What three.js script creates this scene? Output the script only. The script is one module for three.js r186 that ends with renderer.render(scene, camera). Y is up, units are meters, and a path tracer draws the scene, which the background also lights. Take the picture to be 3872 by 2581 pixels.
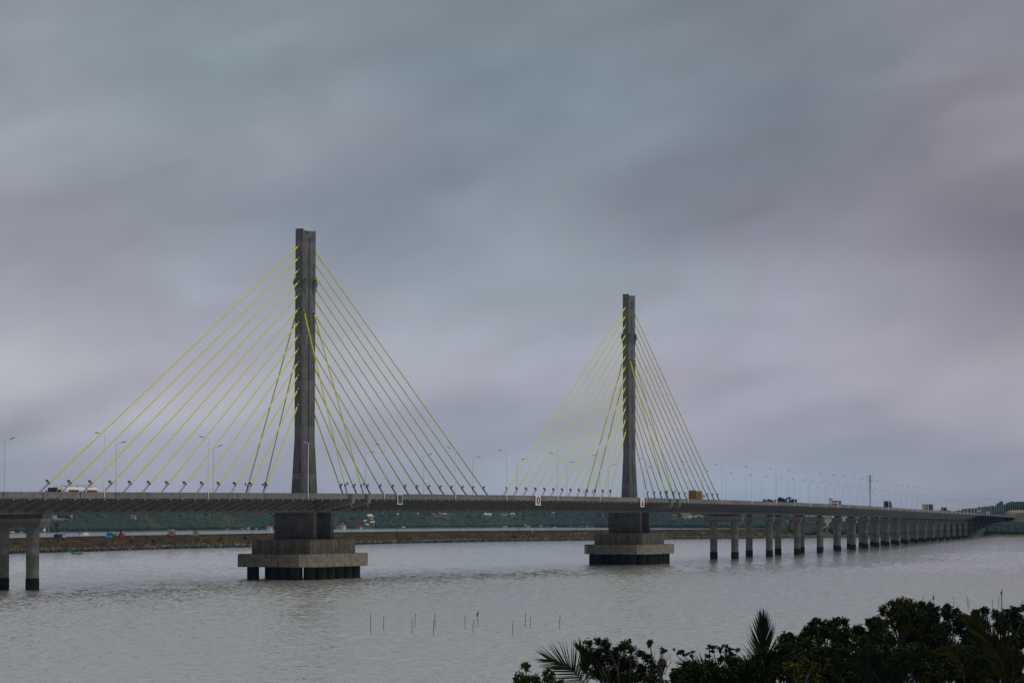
import * as THREE from 'three';
import { mergeGeometries, mergeVertices, toCreasedNormals } from 'three/addons/utils/BufferGeometryUtils.js';
import { RoundedBoxGeometry } from 'three/addons/geometries/RoundedBoxGeometry.js';
import { FontLoader } from 'three/addons/loaders/FontLoader.js';
import { TextGeometry } from 'three/addons/geometries/TextGeometry.js';

// ---------------------------------------------------------------- camera, sky, sun, exposure
const scene = new THREE.Scene();
const EYE = 12.84, PITCH = 3.8049 * Math.PI / 180, FOCAL = 10038.55, CX = 1936, CY = 1290.5;
const camera = new THREE.PerspectiveCamera(14.651, 1024 / 682, 1, 30000);
camera.position.set(0, EYE, 0);
camera.rotation.x = PITCH;
camera.userData.fStop = 0;
delete camera.userData.fStop;
const renderer = new THREE.WebGLRenderer({ antialias: true });
renderer.setSize(1024, 682);
renderer.toneMapping = THREE.LinearToneMapping;
renderer.toneMappingExposure = 1.0;
renderer.shadowMap.enabled = true;

// seeded randomness and noise
function rng(seed) { let a = seed >>> 0; return () => { a = (a + 0x6D2B79F5) | 0; let t = Math.imul(a ^ (a >>> 15), 1 | a); t = (t + Math.imul(t ^ (t >>> 7), 61 | t)) ^ t; return ((t ^ (t >>> 14)) >>> 0) / 4294967296; }; }
const hash2 = (x, y, s) => { let h = Math.imul(x | 0, 374761393) ^ Math.imul(y | 0, 668265263) ^ Math.imul(s | 0, 1442695041); h = Math.imul(h ^ (h >>> 13), 1274126177); return ((h ^ (h >>> 16)) >>> 0) / 4294967296; };
function vnoise(x, y, s = 1, per = 0) {
  const xi = Math.floor(x), yi = Math.floor(y), fx = x - xi, fy = y - yi, u = fx * fx * fx * (fx * (fx * 6 - 15) + 10), v = fy * fy * fy * (fy * (fy * 6 - 15) + 10);
  const w = per ? (k) => ((k % per) + per) % per : (k) => k;
  const a = hash2(w(xi), w(yi), s), b = hash2(w(xi + 1), w(yi), s), c = hash2(w(xi), w(yi + 1), s), d = hash2(w(xi + 1), w(yi + 1), s);
  return a + (b - a) * u + (c - a) * v + (a - b - c + d) * u * v;
}
function fbm(x, y, oct = 4, s = 1, per = 0) { let a = 0.5, t = 0, n = 0; for (let i = 0; i < oct; i++) { t += a * vnoise(x, y, s + i * 17, per); n += a; a *= 0.5; x *= 2; y *= 2; per *= 2; } return t / n; }
const lin = (c) => { c /= 255; return c <= 0.04045 ? c / 12.92 : Math.pow((c + 0.055) / 1.055, 2.4); };
const mixf = (a, b, t) => a + (b - a) * t, clamp = (x, a = 0, b = 1) => Math.min(b, Math.max(a, x)), smooth = (a, b, x) => { const t = clamp((x - a) / (b - a)); return t * t * (3 - 2 * t); };

// direction of a photograph pixel, and the point it meets at a height or at a forward distance
function ray(x, y) { const dx = (x - CX) / FOCAL, dy = -(y - CY) / FOCAL; return new THREE.Vector3(dx, dy * Math.cos(PITCH) + Math.sin(PITCH), -(Math.cos(PITCH) - dy * Math.sin(PITCH))); }
function onLevel(x, y, h) { const d = ray(x, y), t = (h - EYE) / d.y; return new THREE.Vector3(d.x * t, h, d.z * t); }
function atDist(x, y, z) { const d = ray(x, y), t = z / -d.z; return new THREE.Vector3(d.x * t, EYE + d.y * t, -z); }

// overcast sky: cloud tones by direction, streaked with soft noise
function skyTexture() {
  const W = 2048, H = 1024, data = new Float32Array(W * H * 4);
  const P = [[0, 0, 143, 150, 160], [900, 50, 134, 146, 155], [1900, 50, 128, 140, 148], [2900, 100, 124, 132, 142], [3800, 50, 134, 137, 147], [150, 500, 150, 155, 166], [900, 450, 138, 149, 159], [1920, 320, 127, 141, 153], [2900, 400, 123, 132, 144], [3700, 450, 142, 140, 150], [100, 850, 147, 149, 161], [700, 720, 139, 145, 157], [1000, 540, 149, 153, 165], [1500, 750, 128, 138, 151], [2300, 550, 134, 146, 157], [3000, 650, 124, 130, 142], [3750, 650, 137, 134, 144], [100, 1150, 160, 164, 175], [700, 1050, 155, 160, 172], [1500, 950, 138, 148, 160], [2100, 830, 140, 151, 162], [2600, 780, 126, 132, 145], [3200, 900, 141, 141, 154], [3800, 950, 129, 127, 139], [60, 1470, 181, 182, 190], [600, 1350, 170, 170, 183], [1500, 1250, 160, 166, 178], [2000, 1100, 150, 160, 171], [2800, 1150, 158, 162, 175], [3400, 1100, 155, 154, 168], [3800, 1200, 144, 141, 153], [500, 1550, 175, 175, 188], [1600, 1450, 173, 175, 188], [2100, 1400, 166, 169, 183], [3000, 1400, 166, 166, 181], [3720, 1420, 166, 161, 173], [100, 1660, 152, 156, 168], [1000, 1700, 158, 162, 177], [1800, 1650, 155, 160, 174], [2800, 1550, 160, 159, 174], [3000, 1650, 150, 153, 168], [3700, 1650, 155, 155, 168], [300, 1800, 162, 165, 178], [1900, 1800, 160, 168, 182], [2900, 1800, 157, 167, 182], [3800, 1850, 153, 156, 170]]
    .map(([x, y, r, g, b]) => { const d = ray(x, y).normalize(); return [Math.atan2(d.x, -d.z) * 57.2958, Math.asin(d.y) * 57.2958, lin(r), lin(g), lin(b)]; });
  const mean = [lin(132), lin(139), lin(149)];
  // nudge the tones until the blended sky passes through them
  const goal = P.map((p) => p.slice(2)), blend = (a, e) => { let w0 = 0.004, c = mean.map((m) => m * w0); for (const p of P) { const dx = (a - p[0]) / 1.75, dy = (e - p[1]) / 0.8, w = Math.exp(-0.5 * (dx * dx + dy * dy)); w0 += w; for (let k = 0; k < 3; k++) c[k] += w * p[2 + k]; } return c.map((v) => v / w0); };
  for (let it = 0; it < 5; it++) P.map((p) => blend(p[0], p[1])).forEach((c, i) => { for (let k = 0; k < 3; k++) P[i][2 + k] += 0.7 * (goal[i][k] - c[k]); });
  for (let j = 0; j < H; j++) {
    const el = ((j + 0.5) / H - 0.5) * 180;
    for (let i = 0; i < W; i++) {
      let az = ((i + 0.5) / W - 0.25) * 360; if (az > 180) az -= 360;
      // streaks bend the look-up a little so that the tones run as drawn-out clouds
      const sx = az * 0.16 + el * 0.1, sy = el * 0.5 - az * 0.13;
      const n1 = fbm(sx + 40, sy + 40, 5, 3) - 0.5, n2 = fbm(sx * 1.6 + n1 * 1.5 + 7, sy * 2.4 + 90, 5, 11) - 0.5, n3 = fbm(sx * 4.2 + n2 * 2, sy * 3.4 + n1 * 2 + 50, 4, 23) - 0.5;
      const a = az + n1 * 3 + n3 * 0.8, e = Math.max(el, -1) + n2 * 1.5;
      let w0 = 0.004, r = mean[0] * w0, g = mean[1] * w0, b = mean[2] * w0;
      if (Math.abs(az) < 40 && el < 40 && el > -15) for (const p of P) {
        const dx = (a - p[0]) / 1.75, dy = (e - p[1]) / 0.8, w = Math.exp(-0.5 * (dx * dx + dy * dy));
        w0 += w; r += w * p[2]; g += w * p[3]; b += w * p[4];
      }
      const k = 1 + n1 * 0.2 + n2 * 0.27 + n3 * 0.17, o = (j * W + i) * 4;
      const up = 1 + 0.08 * smooth(20, 80, el);
      data[o] = r / w0 * k * up; data[o + 1] = g / w0 * k * up; data[o + 2] = b / w0 * k * up; data[o + 3] = 1;
    }
  }
  const t = new THREE.DataTexture(data, W, H, THREE.RGBAFormat, THREE.FloatType);
  t.mapping = THREE.EquirectangularReflectionMapping; t.magFilter = t.minFilter = THREE.LinearFilter; t.wrapS = THREE.RepeatWrapping; t.needsUpdate = true;
  return t;
}
const sky = skyTexture();
scene.background = sky; scene.environment = sky;

const sun = new THREE.DirectionalLight(new THREE.Color().setRGB(1, 0.96, 0.9), 1.3);
sun.position.set(400, 900, -330); sun.target.position.set(0, 0, -560);
sun.castShadow = true; sun.shadow.radius = 42; sun.shadow.mapSize.set(2048, 2048);
Object.assign(sun.shadow.camera, { left: -500, right: 500, top: 900, bottom: -900, near: 1, far: 4000 });
scene.add(sun, sun.target);
scene.fog = new THREE.FogExp2(new THREE.Color().setRGB(0.26, 0.58, 0.95), 0.00004);

// ---------------------------------------------------------------- helpers
const taken = {};
function numbered(name) { const n = taken[name] = (taken[name] ?? -1) + 1; return n ? name + '_' + String(n).padStart(3, '0') : name; }
function tag(o, label, category, group, kind) { const u = {}; if (label) u.label = label; if (category) u.category = category; if (group) u.group = group; if (kind) u.kind = kind; o.userData = u; return o; }
const shade = (o) => { o.traverse((m) => { if (m.isMesh) { m.castShadow = true; m.receiveShadow = true; } }); return o; };
function thing(name, label, category, group) { const o = new THREE.Group(); o.name = numbered(name); scene.add(o); return tag(o, label, category, group); }
function flat(g) { return g.index ? g.toNonIndexed() : g; }
function join(list) { if (!Array.isArray(list)) return list; if (list.length === 1) return list[0]; return mergeGeometries(list.map((g) => { g = flat(g); for (const k of Object.keys(g.attributes)) if (!['position', 'normal', 'uv'].includes(k)) g.deleteAttribute(k); return g; })); }
function part(name, geos, mat, parent) { const m = new THREE.Mesh(join(geos), mat); m.name = name; m.castShadow = m.receiveShadow = true; parent.add(m); return m; }
function struct(name, geos, mat) { const m = part(numbered(name), geos, mat, scene); m.userData = { kind: 'structure' }; return m; }
const V = (x, y, z) => new THREE.Vector3(x, y, z);
function metreUV(g, tile = 1) {   // texture coordinates in metres along the face
  g = flat(g); if (!g.attributes.normal) g.computeVertexNormals();
  const p = g.attributes.position, n = g.attributes.normal, uv = new Float32Array(p.count * 2);
  for (let i = 0; i < p.count; i += 3) {
    let ax = 0, ay = 0, az = 0; for (let k = 0; k < 3; k++) { ax += Math.abs(n.getX(i + k)); ay += Math.abs(n.getY(i + k)); az += Math.abs(n.getZ(i + k)); }
    for (let k = i; k < i + 3; k++) { const x = p.getX(k), y = p.getY(k), z = p.getZ(k); const [a, b] = ay > ax && ay > az ? [x, z] : ax > az ? [z, y] : [x, y]; uv[2 * k] = a / tile; uv[2 * k + 1] = b / tile; }
  }
  g.setAttribute('uv', new THREE.BufferAttribute(uv, 2)); return g;
}
function box(w, h, d, x = 0, y = 0, z = 0, rx = 0, ry = 0, rz = 0) { const g = new THREE.BoxGeometry(w, h, d); if (rx) g.rotateX(rx); if (rz) g.rotateZ(rz); if (ry) g.rotateY(ry); return g.translate(x, y, z); }
function rbox(w, h, d, r, x = 0, y = 0, z = 0) { return new RoundedBoxGeometry(w, h, d, 2, r).translate(x, y, z); }
function cyl(a, b, r1, r2 = r1, seg = 10) {   // from a to b
  const d = new THREE.Vector3().subVectors(b, a), L = d.length();
  const g = new THREE.CylinderGeometry(r2, r1, L, seg, 1);
  g.applyQuaternion(new THREE.Quaternion().setFromUnitVectors(V(0, 1, 0), d.normalize()));
  return g.translate((a.x + b.x) / 2, (a.y + b.y) / 2, (a.z + b.z) / 2);
}
function tris(list) { const g = new THREE.BufferGeometry(); g.setAttribute('position', new THREE.Float32BufferAttribute(list.flat(2), 3)); g.computeVertexNormals(); g.setAttribute('uv', new THREE.Float32BufferAttribute(new Float32Array(list.length * 6), 2)); return g; }
const quad = (a, b, c, d) => [[a, b, c], [a, c, d]];
function loft(levels) {   // levels of {y, pts:[[x,z]...]} with equal counts, counter-clockwise seen from above
  const out = [], n = levels[0].pts.length, at = (l, i) => [l.pts[i % n][0], l.y, l.pts[i % n][1]];
  for (let k = 0; k + 1 < levels.length; k++) for (let i = 0; i < n; i++) out.push(...quad(at(levels[k], i), at(levels[k], i + 1), at(levels[k + 1], i + 1), at(levels[k + 1], i)));
  for (const [l, up] of [[levels[0], false], [levels[levels.length - 1], true]]) {
    const c = l.pts.map((p) => new THREE.Vector2(p[0], p[1]));
    for (const f of THREE.ShapeUtils.triangulateShape(c, [])) { const t = f.map((i) => [c[i].x, l.y, c[i].y]); const nx = new THREE.Triangle(V(...t[0]), V(...t[1]), V(...t[2])).getNormal(V(0, 0, 0)).y; out.push((nx > 0) === up ? t : [t[0], t[2], t[1]]); }
  }
  return tris(out);
}
// rectangle and octagon plans, ordered so that loft faces look outward
const rect = (a, b) => [[-a, -b], [-a, b], [a, b], [a, -b]];
function prism(pts, z0, z1) { // outline in x,y pushed along z
  const s = new THREE.Shape(pts.map((p) => new THREE.Vector2(p[0], p[1]))); return new THREE.ExtrudeGeometry(s, { depth: z1 - z0, bevelEnabled: false }).translate(0, 0, z0);
}
const mat = (r, g, b, rough = 0.8, extra = {}) => new THREE.MeshStandardMaterial({ color: new THREE.Color().setRGB(r, g, b), roughness: rough, ...extra });

// textures computed per pixel
function tex(n, fn, srgb = true, m = n) {
  const d = new Uint8Array(n * m * 4);
  for (let j = 0; j < m; j++) for (let i = 0; i < n; i++) { const c = fn(i / n, j / m), o = (j * n + i) * 4; d[o] = clamp(c[0]) * 255; d[o + 1] = clamp(c[1]) * 255; d[o + 2] = clamp(c[2]) * 255; d[o + 3] = 255; }
  const t = new THREE.DataTexture(d, n, m, THREE.RGBAFormat); t.wrapS = t.wrapT = THREE.RepeatWrapping; t.magFilter = THREE.LinearFilter; t.minFilter = THREE.LinearMipmapLinearFilter; t.generateMipmaps = true; t.anisotropy = 8;
  if (srgb) t.colorSpace = THREE.SRGBColorSpace; t.needsUpdate = true; return t;
}
const sr = (c) => (c <= 0.0031308 ? c * 12.92 : 1.055 * Math.pow(c, 1 / 2.4) - 0.055);
// concrete: blotches, fine grain, runs of rain dirt, pour joints every `lift` share of the tile
function concreteTex(base, seed, { lifts = 0, panels = 0, stain = 0.3, tint = [1, 0.97, 0.92], rust = 0 } = {}) {
  return tex(512, (u, v) => {
    let k = 0.8 + 0.5 * (fbm(u * 6, v * 6, 5, seed, 6) - 0.5) + 0.22 * (fbm(u * 64, v * 64, 2, seed + 5, 64) - 0.5);
    const run = fbm(u * 40, v * 3, 3, seed + 9, 0) ; k *= 1 - stain * smooth(0.52, 0.8, run);
    if (lifts) { const f = (v * lifts) % 1, row = Math.floor(v * lifts); if (f < 0.05) k *= 0.62; const c = (u * panels + hash2(row, 3, seed)) % 1, col = Math.floor(u * panels + hash2(row, 3, seed)); k *= 0.82 + 0.36 * hash2(row, col % panels, seed + 2); if (panels && c < 0.02) k *= 0.75; }
    const rs = rust * smooth(0.5, 0.75, fbm(u * 14, v * 2.2, 3, seed + 33, 0));
    return [sr(base * k * tint[0] * (1 - 0.25 * rs)), sr(base * k * tint[1] * (1 - 0.45 * rs)), sr(base * k * tint[2] * (1 - 0.65 * rs))];
  });
}
function concrete(base, seed, tile, opt) { const t = concreteTex(base, seed, opt); const m = new THREE.MeshStandardMaterial({ map: t, roughness: 0.92 }); m.userData.tile = tile; return m; }
const M = {
  edge: concrete(0.215, 11, 7, { stain: 0.4 }),
  deck: concrete(0.15, 21, 9, { stain: 0.3 }),
  mast: concrete(0.155, 31, 10, { lifts: 4, panels: 2, stain: 0.25, tint: [1, 0.975, 0.94] }),
  cap: concrete(0.24, 41, 8, { lifts: 9, panels: 4, stain: 0.4, tint: [1, 0.9, 0.69], rust: 1 }),
  pier: concrete(0.155, 51, 8, { lifts: 3, panels: 2, stain: 0.4, tint: [1, 0.96, 0.9] }),
  column: concrete(0.22, 61, 6, { lifts: 3, panels: 1, stain: 0.3, tint: [1, 0.97, 0.9] }),
  casing: new THREE.MeshPhysicalMaterial({ color: new THREE.Color().setRGB(0.02, 0.017, 0.015), roughness: 0.9, specularIntensity: 0.2 }),
  yellow: mat(0.7, 0.67, 0.012, 0.5),
  pipe: mat(0.3, 0.3, 0.3, 0.5, { metalness: 0.3 }),
  black: mat(0.012, 0.012, 0.013, 0.6),
  lampPole: mat(0.8, 0.8, 0.8, 0.5),
  lampHead: mat(0.06, 0.06, 0.065, 0.5),
  white: mat(0.78, 0.78, 0.76, 0.5), red: mat(0.42, 0.015, 0.02, 0.45), green: mat(0.004, 0.075, 0.055, 0.4),
  glass: mat(0.012, 0.016, 0.02, 0.08), tyre: mat(0.012, 0.012, 0.012, 0.9), chrome: mat(0.4, 0.4, 0.4, 0.25, { metalness: 0.8 }),
};
const CT = (m, g) => metreUV(g, m.userData.tile ?? 4);

// ---------------------------------------------------------------- bridge line: heading by length, height of the parapet top by length
const KS = [[-200, 19.14], [-120, 19.14], [0, 1.186], [100, 3.583], [200, 3.4955], [300, 4.706], [450, 3.506], [700, -0.914], [1000, 0.288], [1500, -0.125], [1700, -1.5], [1900, -3], [2400, -3]];
const YS = [[-220, 16.7], [-119, 17.38], [-22, 17.96], [50, 18.24], [110, 18.4], [170, 18.4], [255, 18.25], [400, 17.96], [541, 17.62], [854, 16.95], [1146, 16.1], [1404, 15.3], [1583, 14.7], [1689, 14.0], [1780, 13.0], [1900, 11.8], [2400, 9]];
function interp(t, x) { if (x <= t[0][0]) return t[0][1]; for (let i = 1; i < t.length; i++) if (x <= t[i][0]) { const f = (x - t[i - 1][0]) / (t[i][0] - t[i - 1][0]); return mixf(t[i - 1][1], t[i][1], f); } return t[t.length - 1][1]; }
const S0 = -200, DS = 2, LINE = (() => {
  const n = 1300, th = [0], x = [0], z = [0];
  for (let i = 1; i < n; i++) { const k = (interp(KS, S0 + (i - 1) * DS) + interp(KS, S0 + i * DS)) / 2 * 1e-4; th.push(th[i - 1] + k * DS); }
  const i0 = -S0 / DS, off = 65.5611 * Math.PI / 180 - th[i0]; for (let i = 0; i < n; i++) th[i] += off;
  for (let i = 1; i < n; i++) { x.push(x[i - 1] + (Math.cos(th[i - 1]) + Math.cos(th[i])) / 2 * DS); z.push(z[i - 1] + (Math.sin(th[i - 1]) + Math.sin(th[i])) / 2 * DS); }
  const dx = -44.628 - x[i0], dz = 571.038 - z[i0]; return { th, x: x.map((v) => v + dx), z: z.map((v) => v + dz) };
})();
const SM = [];  // smoothed parapet height
for (let i = 0; i < 1300; i++) { let t = 0; for (let k = -20; k <= 20; k++) t += interp(YS, S0 + i * DS + k * 2.5); SM.push(t / 41); }
function lineAt(s) { const f = clamp((s - S0) / DS, 0, 1298.999), i = Math.floor(f), u = f - i, L = LINE; return { th: mixf(L.th[i], L.th[i + 1], u), x: mixf(L.x[i], L.x[i + 1], u), z: mixf(L.z[i], L.z[i + 1], u), top: mixf(SM[i], SM[i + 1], u) }; }
const roadY = (s) => lineAt(s).top - 0.85;
function onBridge(s, w, y) { const l = lineAt(s); return V(l.x + w * Math.sin(l.th), y, -(l.z - w * Math.cos(l.th))); }   // y absolute; w towards the camera side
function seat(o, s, w, y, turn = 0) { o.position.copy(onBridge(s, w, y)); o.rotation.y = lineAt(s).th + turn; return o; }
function sweep(profile, s0, s1, ds, tile) {   // closed outline [w, dy from the road] swept along the line
  const n = profile.length, pos = [], uv = [], idx = []; let rows = 0; const per = [0];
  for (let i = 1; i <= n; i++) per.push(per[i - 1] + Math.hypot(profile[i % n][0] - profile[i - 1][0], profile[i % n][1] - profile[i - 1][1]));
  for (let s = s0; s <= s1 + 1e-6; s += ds, rows++) { const y = roadY(s); for (let i = 0; i <= n; i++) { const p = onBridge(s, profile[i % n][0], y + profile[i % n][1]); pos.push(p.x, p.y, p.z); uv.push(s / tile, per[i] / tile); } }
  for (let r = 0; r + 1 < rows; r++) for (let i = 0; i < n; i++) { const a = r * (n + 1) + i, b = a + 1, c = a + n + 1, d = c + 1; idx.push(a, b, d, a, d, c); }
  const g = new THREE.BufferGeometry(); g.setAttribute('position', new THREE.Float32BufferAttribute(pos, 3)); g.setAttribute('uv', new THREE.Float32BufferAttribute(uv, 2)); g.setIndex(idx);
  const f = g.toNonIndexed(); f.computeVertexNormals(); return f;
}

// ---------------------------------------------------------------- water
function waveField(seed) {
  const R = rng(seed), w = [];
  for (let i = 0; i < 46; i++) { const L = 1.1 * Math.pow(3.4, R()), a = (R() - 0.5) * 1.3 + 1.45; w.push([Math.cos(a) * 6.2832 / L, Math.sin(a) * 6.2832 / L, R() * 6.283, 0.0105 * Math.pow(L, 0.85) * (0.6 + R() * 0.8)]); }
  return (x, z) => { let h = 0; for (const q of w) { const a = q[0] * x + q[1] * z + q[2], p = 0.55 * Math.sin(a) + 0.45 * (1 - 2 * Math.abs(Math.sin(a / 2))); h += q[3] * p; } return h; };
}
const waveH = waveField(5);
const waterMat = new THREE.MeshPhysicalMaterial({ color: new THREE.Color().setRGB(0.87, 0.82, 0.745), roughness: 0.085, ior: 1.333, metalness: 0.82 });
{
  const N = 1024, TILE = 40, R = rng(77), ws = [];   // small ripples on top of the modelled waves, tiling exactly
  for (let i = 0; i < 70; i++) { const L = 0.25 * Math.pow(5, R()), a = (R() - 0.5) * 1.5 + 1.5, kx = Math.round(Math.cos(a) * TILE / L), kz = Math.round(Math.sin(a) * TILE / L); ws.push([kx, kz, R() * 6.283, Math.pow(L, 0.9) * (0.5 + R())]); }
  const d = new Uint8Array(N * N * 4), hh = new Float32Array(N * N); let lo = 1e9, hi = -1e9;
  const S = new Float32Array(N); for (let i = 0; i < N; i++) S[i] = Math.sin(i / N * 6.2831853);
  for (let j = 0; j < N; j++) for (let i = 0; i < N; i++) { let h = 0; for (const q of ws) { const ph = Math.round((q[0] * i + q[1] * j) + q[2] / 6.2831853 * N); h += q[3] * S[((ph % N) + N) % N]; } hh[j * N + i] = h; lo = Math.min(lo, h); hi = Math.max(hi, h); }
  for (let i = 0; i < N * N; i++) { d[4 * i] = d[4 * i + 1] = d[4 * i + 2] = (hh[i] - lo) / (hi - lo) * 255; d[4 * i + 3] = 255; }
  const t = new THREE.DataTexture(d, N, N, THREE.RGBAFormat); t.wrapS = t.wrapT = THREE.RepeatWrapping; t.magFilter = THREE.LinearFilter; t.needsUpdate = true;
  waterMat.bumpMap = t; waterMat.bumpScale = 0.18;
}
{
  // one sheet: fine cells where single waves can be made out, wider ones beyond
  const xs = [], zs = [];
  for (let z = 165; z < 570; z += 0.4) zs.push(z); for (let z = 570, d = 0.4; z < 9000; z += d, d *= 1.012) zs.push(z);
  const pos = [], uv = [], idx = [], NX = 640; 
  const half = (z) => z * 0.235 + 25;
  for (const z of zs) for (let i = 0; i <= NX; i++) { const x = (i / NX * 2 - 1) * half(z); const fade = 1 / (1 + Math.pow(z / 1300, 3)); pos.push(x, waveH(x, z) * fade * (0.55 + 0.9 * fbm(x / 34 + 8, z / 90 + 3, 3, 55)), -z); uv.push(x / 40, z / 40); }
  for (let r = 0; r + 1 < zs.length; r++) for (let i = 0; i < NX; i++) { const a = r * (NX + 1) + i, c = a + NX + 1; idx.push(a, a + 1, c + 1, a, c + 1, c); }
  const g = new THREE.BufferGeometry(); g.setAttribute('position', new THREE.Float32BufferAttribute(pos, 3)); g.setAttribute('uv', new THREE.Float32BufferAttribute(uv, 2)); g.setIndex(idx); g.computeVertexNormals();
  struct('water', g, waterMat);
}

// ---------------------------------------------------------------- shores: hills, land, causeway
const toe = [[-900, 2150], [-300, 2110], [0, 2094], [350, 2083.5], [700, 2073], [1050, 2066], [1340, 2058], [1600, 2052], [1930, 2046], [2240, 2042], [2640, 2037], [2850, 2035], [3050, 2033.5]].map(([x, y]) => onLevel(x, y, 0));
const shoreFar = [[-900, 2060], [-200, 2022], [50, 2015], [300, 2011], [500, 2009], [700, 2005.5], [1000, 2003], [1300, 1999.5], [1600, 1996.5], [1900, 1994.5], [2250, 1994], [2600, 1996.5], [2900, 1998]].map(([x, y]) => onLevel(x, y, 0));
const shoreNear = [[3000, 2034], [3100, 2033], [3270, 2032.5], [3500, 2032], [3700, 2032], [3760, 2033.5], [3872, 2034.5], [4400, 2040], [5600, 2060]].map(([x, y]) => onLevel(x, y, 0));
// hill height over the far shore: distance behind the shore line, along azimuth
const azOf = (x, z) => x / z;
const FAR = shoreFar.map((p) => [azOf(p.x, -p.z), -p.z]), NEAR = shoreNear.map((p) => [azOf(p.x, -p.z), -p.z]);
function hillY(x, zf) {
  const q = azOf(x, zf), n = fbm(x / 130 + 30, zf / 130 + 9, 4, 71), n2 = fbm(x / 420 + 3, zf / 420, 3, 75);
  let y = -6;
  if (q < 0.112) { const d = zf - interp(FAR, q); const peak = mixf(22, 30, smooth(-0.2, -0.02, q)) * (1 - 0.6 * smooth(0.085, 0.108, q)) * (0.8 + 0.4 * n2); if (d > -60) y = Math.max(y, d < 0 ? d * 0.1 : peak * (1 - Math.exp(-d / 75)) * (0.85 + 0.3 * n) + 0.6); }
  if (q > 0.099) {
    const zs = interp(NEAR, q), d = zf - zs;
    if (d > -60) { let h = d < 0 ? d * 0.1 : 0.5 + 4.5 * (1 - Math.exp(-d / 25)); if (d > 0) { h += 2.6 * smooth(0.168, 0.186, q) * smooth(4, 45, d); h += smooth(420, 640, d) * mixf(6, 5, smooth(0.15, 0.19, q)) * (0.75 + 0.5 * n2); h += 8.2 * smooth(0.181, 0.188, q) * smooth(380, 520, d); h += (n - 0.5) * 1.2; } y = Math.max(y, h); }
  }
  return y;
}
const soilAt = [[228, 1967, 38, 13], [2620, 1955, 60, 14], [3840, 1932, 60, 9]];
function landMesh(name, q0, q1, nq, zOf, nz, colour) {
  const pos = [], col = [], idx = [];
  for (let j = 0; j <= nz; j++) for (let i = 0; i <= nq; i++) {
    const q = mixf(q0, q1, i / nq), z = zOf(q, j / nz), x = q * z, y = hillY(x, z); pos.push(x, y, -z); const c = colour(x, y, z, q); col.push(...c);
  }
  for (let j = 0; j < nz; j++) for (let i = 0; i < nq; i++) { const a = j * (nq + 1) + i, c = a + nq + 1; idx.push(a, a + 1, c + 1, a, c + 1, c); }
  const g = new THREE.BufferGeometry(); g.setAttribute('position', new THREE.Float32BufferAttribute(pos, 3)); g.setAttribute('color', new THREE.Float32BufferAttribute(col, 3)); g.setIndex(idx); g.computeVertexNormals();
  g.setAttribute('uv', new THREE.Float32BufferAttribute(new Float32Array(pos.length / 3 * 2), 2));
  return struct(name, g, new THREE.MeshStandardMaterial({ vertexColors: true, roughness: 0.95 }));
}
const pixelOf = (x, y, zf) => { const dy = y - EYE, c = Math.cos(PITCH), s = Math.sin(PITCH), zz = zf * c + dy * s; return [CX + FOCAL * x / zz, CY - FOCAL * (dy * c - zf * s) / zz]; };
function soilShare(x, y, zf) { const [px, py] = pixelOf(x, y, zf); let t = 0; for (const [a, b, w, h] of soilAt) t = Math.max(t, 1 - Math.hypot((px - a) / w, (py - b) / h)); return t > 0 ? clamp(t * 3 + (fbm(x / 9, zf / 30, 3, 5) - 0.6) * 3) : 0; }
const hillTone = (x, y, z) => { const n = fbm(x / 14, z / 22, 4, 91), g = fbm(x / 90, z / 60, 3, 95), s = soilShare(x, y, z) * (y > 4 ? 1 : 0), v = 0.7 + 0.6 * n; const c = [0.03 + 0.03 * smooth(0.52, 0.7, g), 0.048 + 0.026 * smooth(0.52, 0.7, g), 0.022]; const so = [0.24, 0.15, 0.105]; return c.map((k, i) => mixf(k * v, so[i] * (0.8 + 0.4 * n), s)); };
landMesh('hills', -0.3, 0.118, 420, (q, t) => interp(FAR, q) - 40 + 700 * t * t, 60, hillTone);
landMesh('land', 0.0985, 0.34, 260, (q, t) => interp(NEAR, q) - 30 + 1500 * Math.pow(t, 1.7), 90, (x, y, z, q) => {
  const d = z - interp(NEAR, q), n = fbm(x / 7, z / 9, 4, 97), s = soilShare(x, y, z); const sand = (1 - smooth(2, 7, d)) * 1, so = [0.3, 0.18, 0.085];
  const c = [0.05, 0.052, 0.022].map((k) => k * (0.55 + 0.9 * n)); const sd = [0.3, 0.23, 0.19].map((k) => k * (0.7 + 0.6 * n));
  return c.map((k, i) => mixf(mixf(k, so[i], d > 300 ? s : 0), sd[i], sand * smooth(0.17, 0.182, q)));
});

// causeway: a bank across the lagoon with a road and a low wall along its far side
const toeCurve = new THREE.CatmullRomCurve3(toe, false, 'centripetal');
const CW = 420, toeP = toeCurve.getSpacedPoints(CW), toeN = toeP.map((p, i) => { const a = toeP[Math.max(0, i - 1)], b = toeP[Math.min(CW, i + 1)]; const d = V(b.x - a.x, 0, b.z - a.z).normalize(); return V(d.z, 0, -d.x); });  // away from the camera side
function onBank(t, off, y) { const f = clamp(t) * CW, i = Math.min(CW - 1, Math.floor(f)), u = f - i; const p = toeP[i].clone().lerp(toeP[i + 1], u), n = toeN[i].clone().lerp(toeN[i + 1], u); return V(p.x + n.x * off, y, p.z + n.z * off); }
const bankTop = (t) => mixf(3.75, 4.6, smooth(0.1, 0.6, t));
function bankProfile(t, off) { const top = bankTop(t); const P = [[-2, -1.2], [0, -0.1], [2.2, 1.25], [13.5, top - 0.15], [16, top], [27, top], [28, top - 0.2], [44, -1]]; return interp(P, off); }
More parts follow.
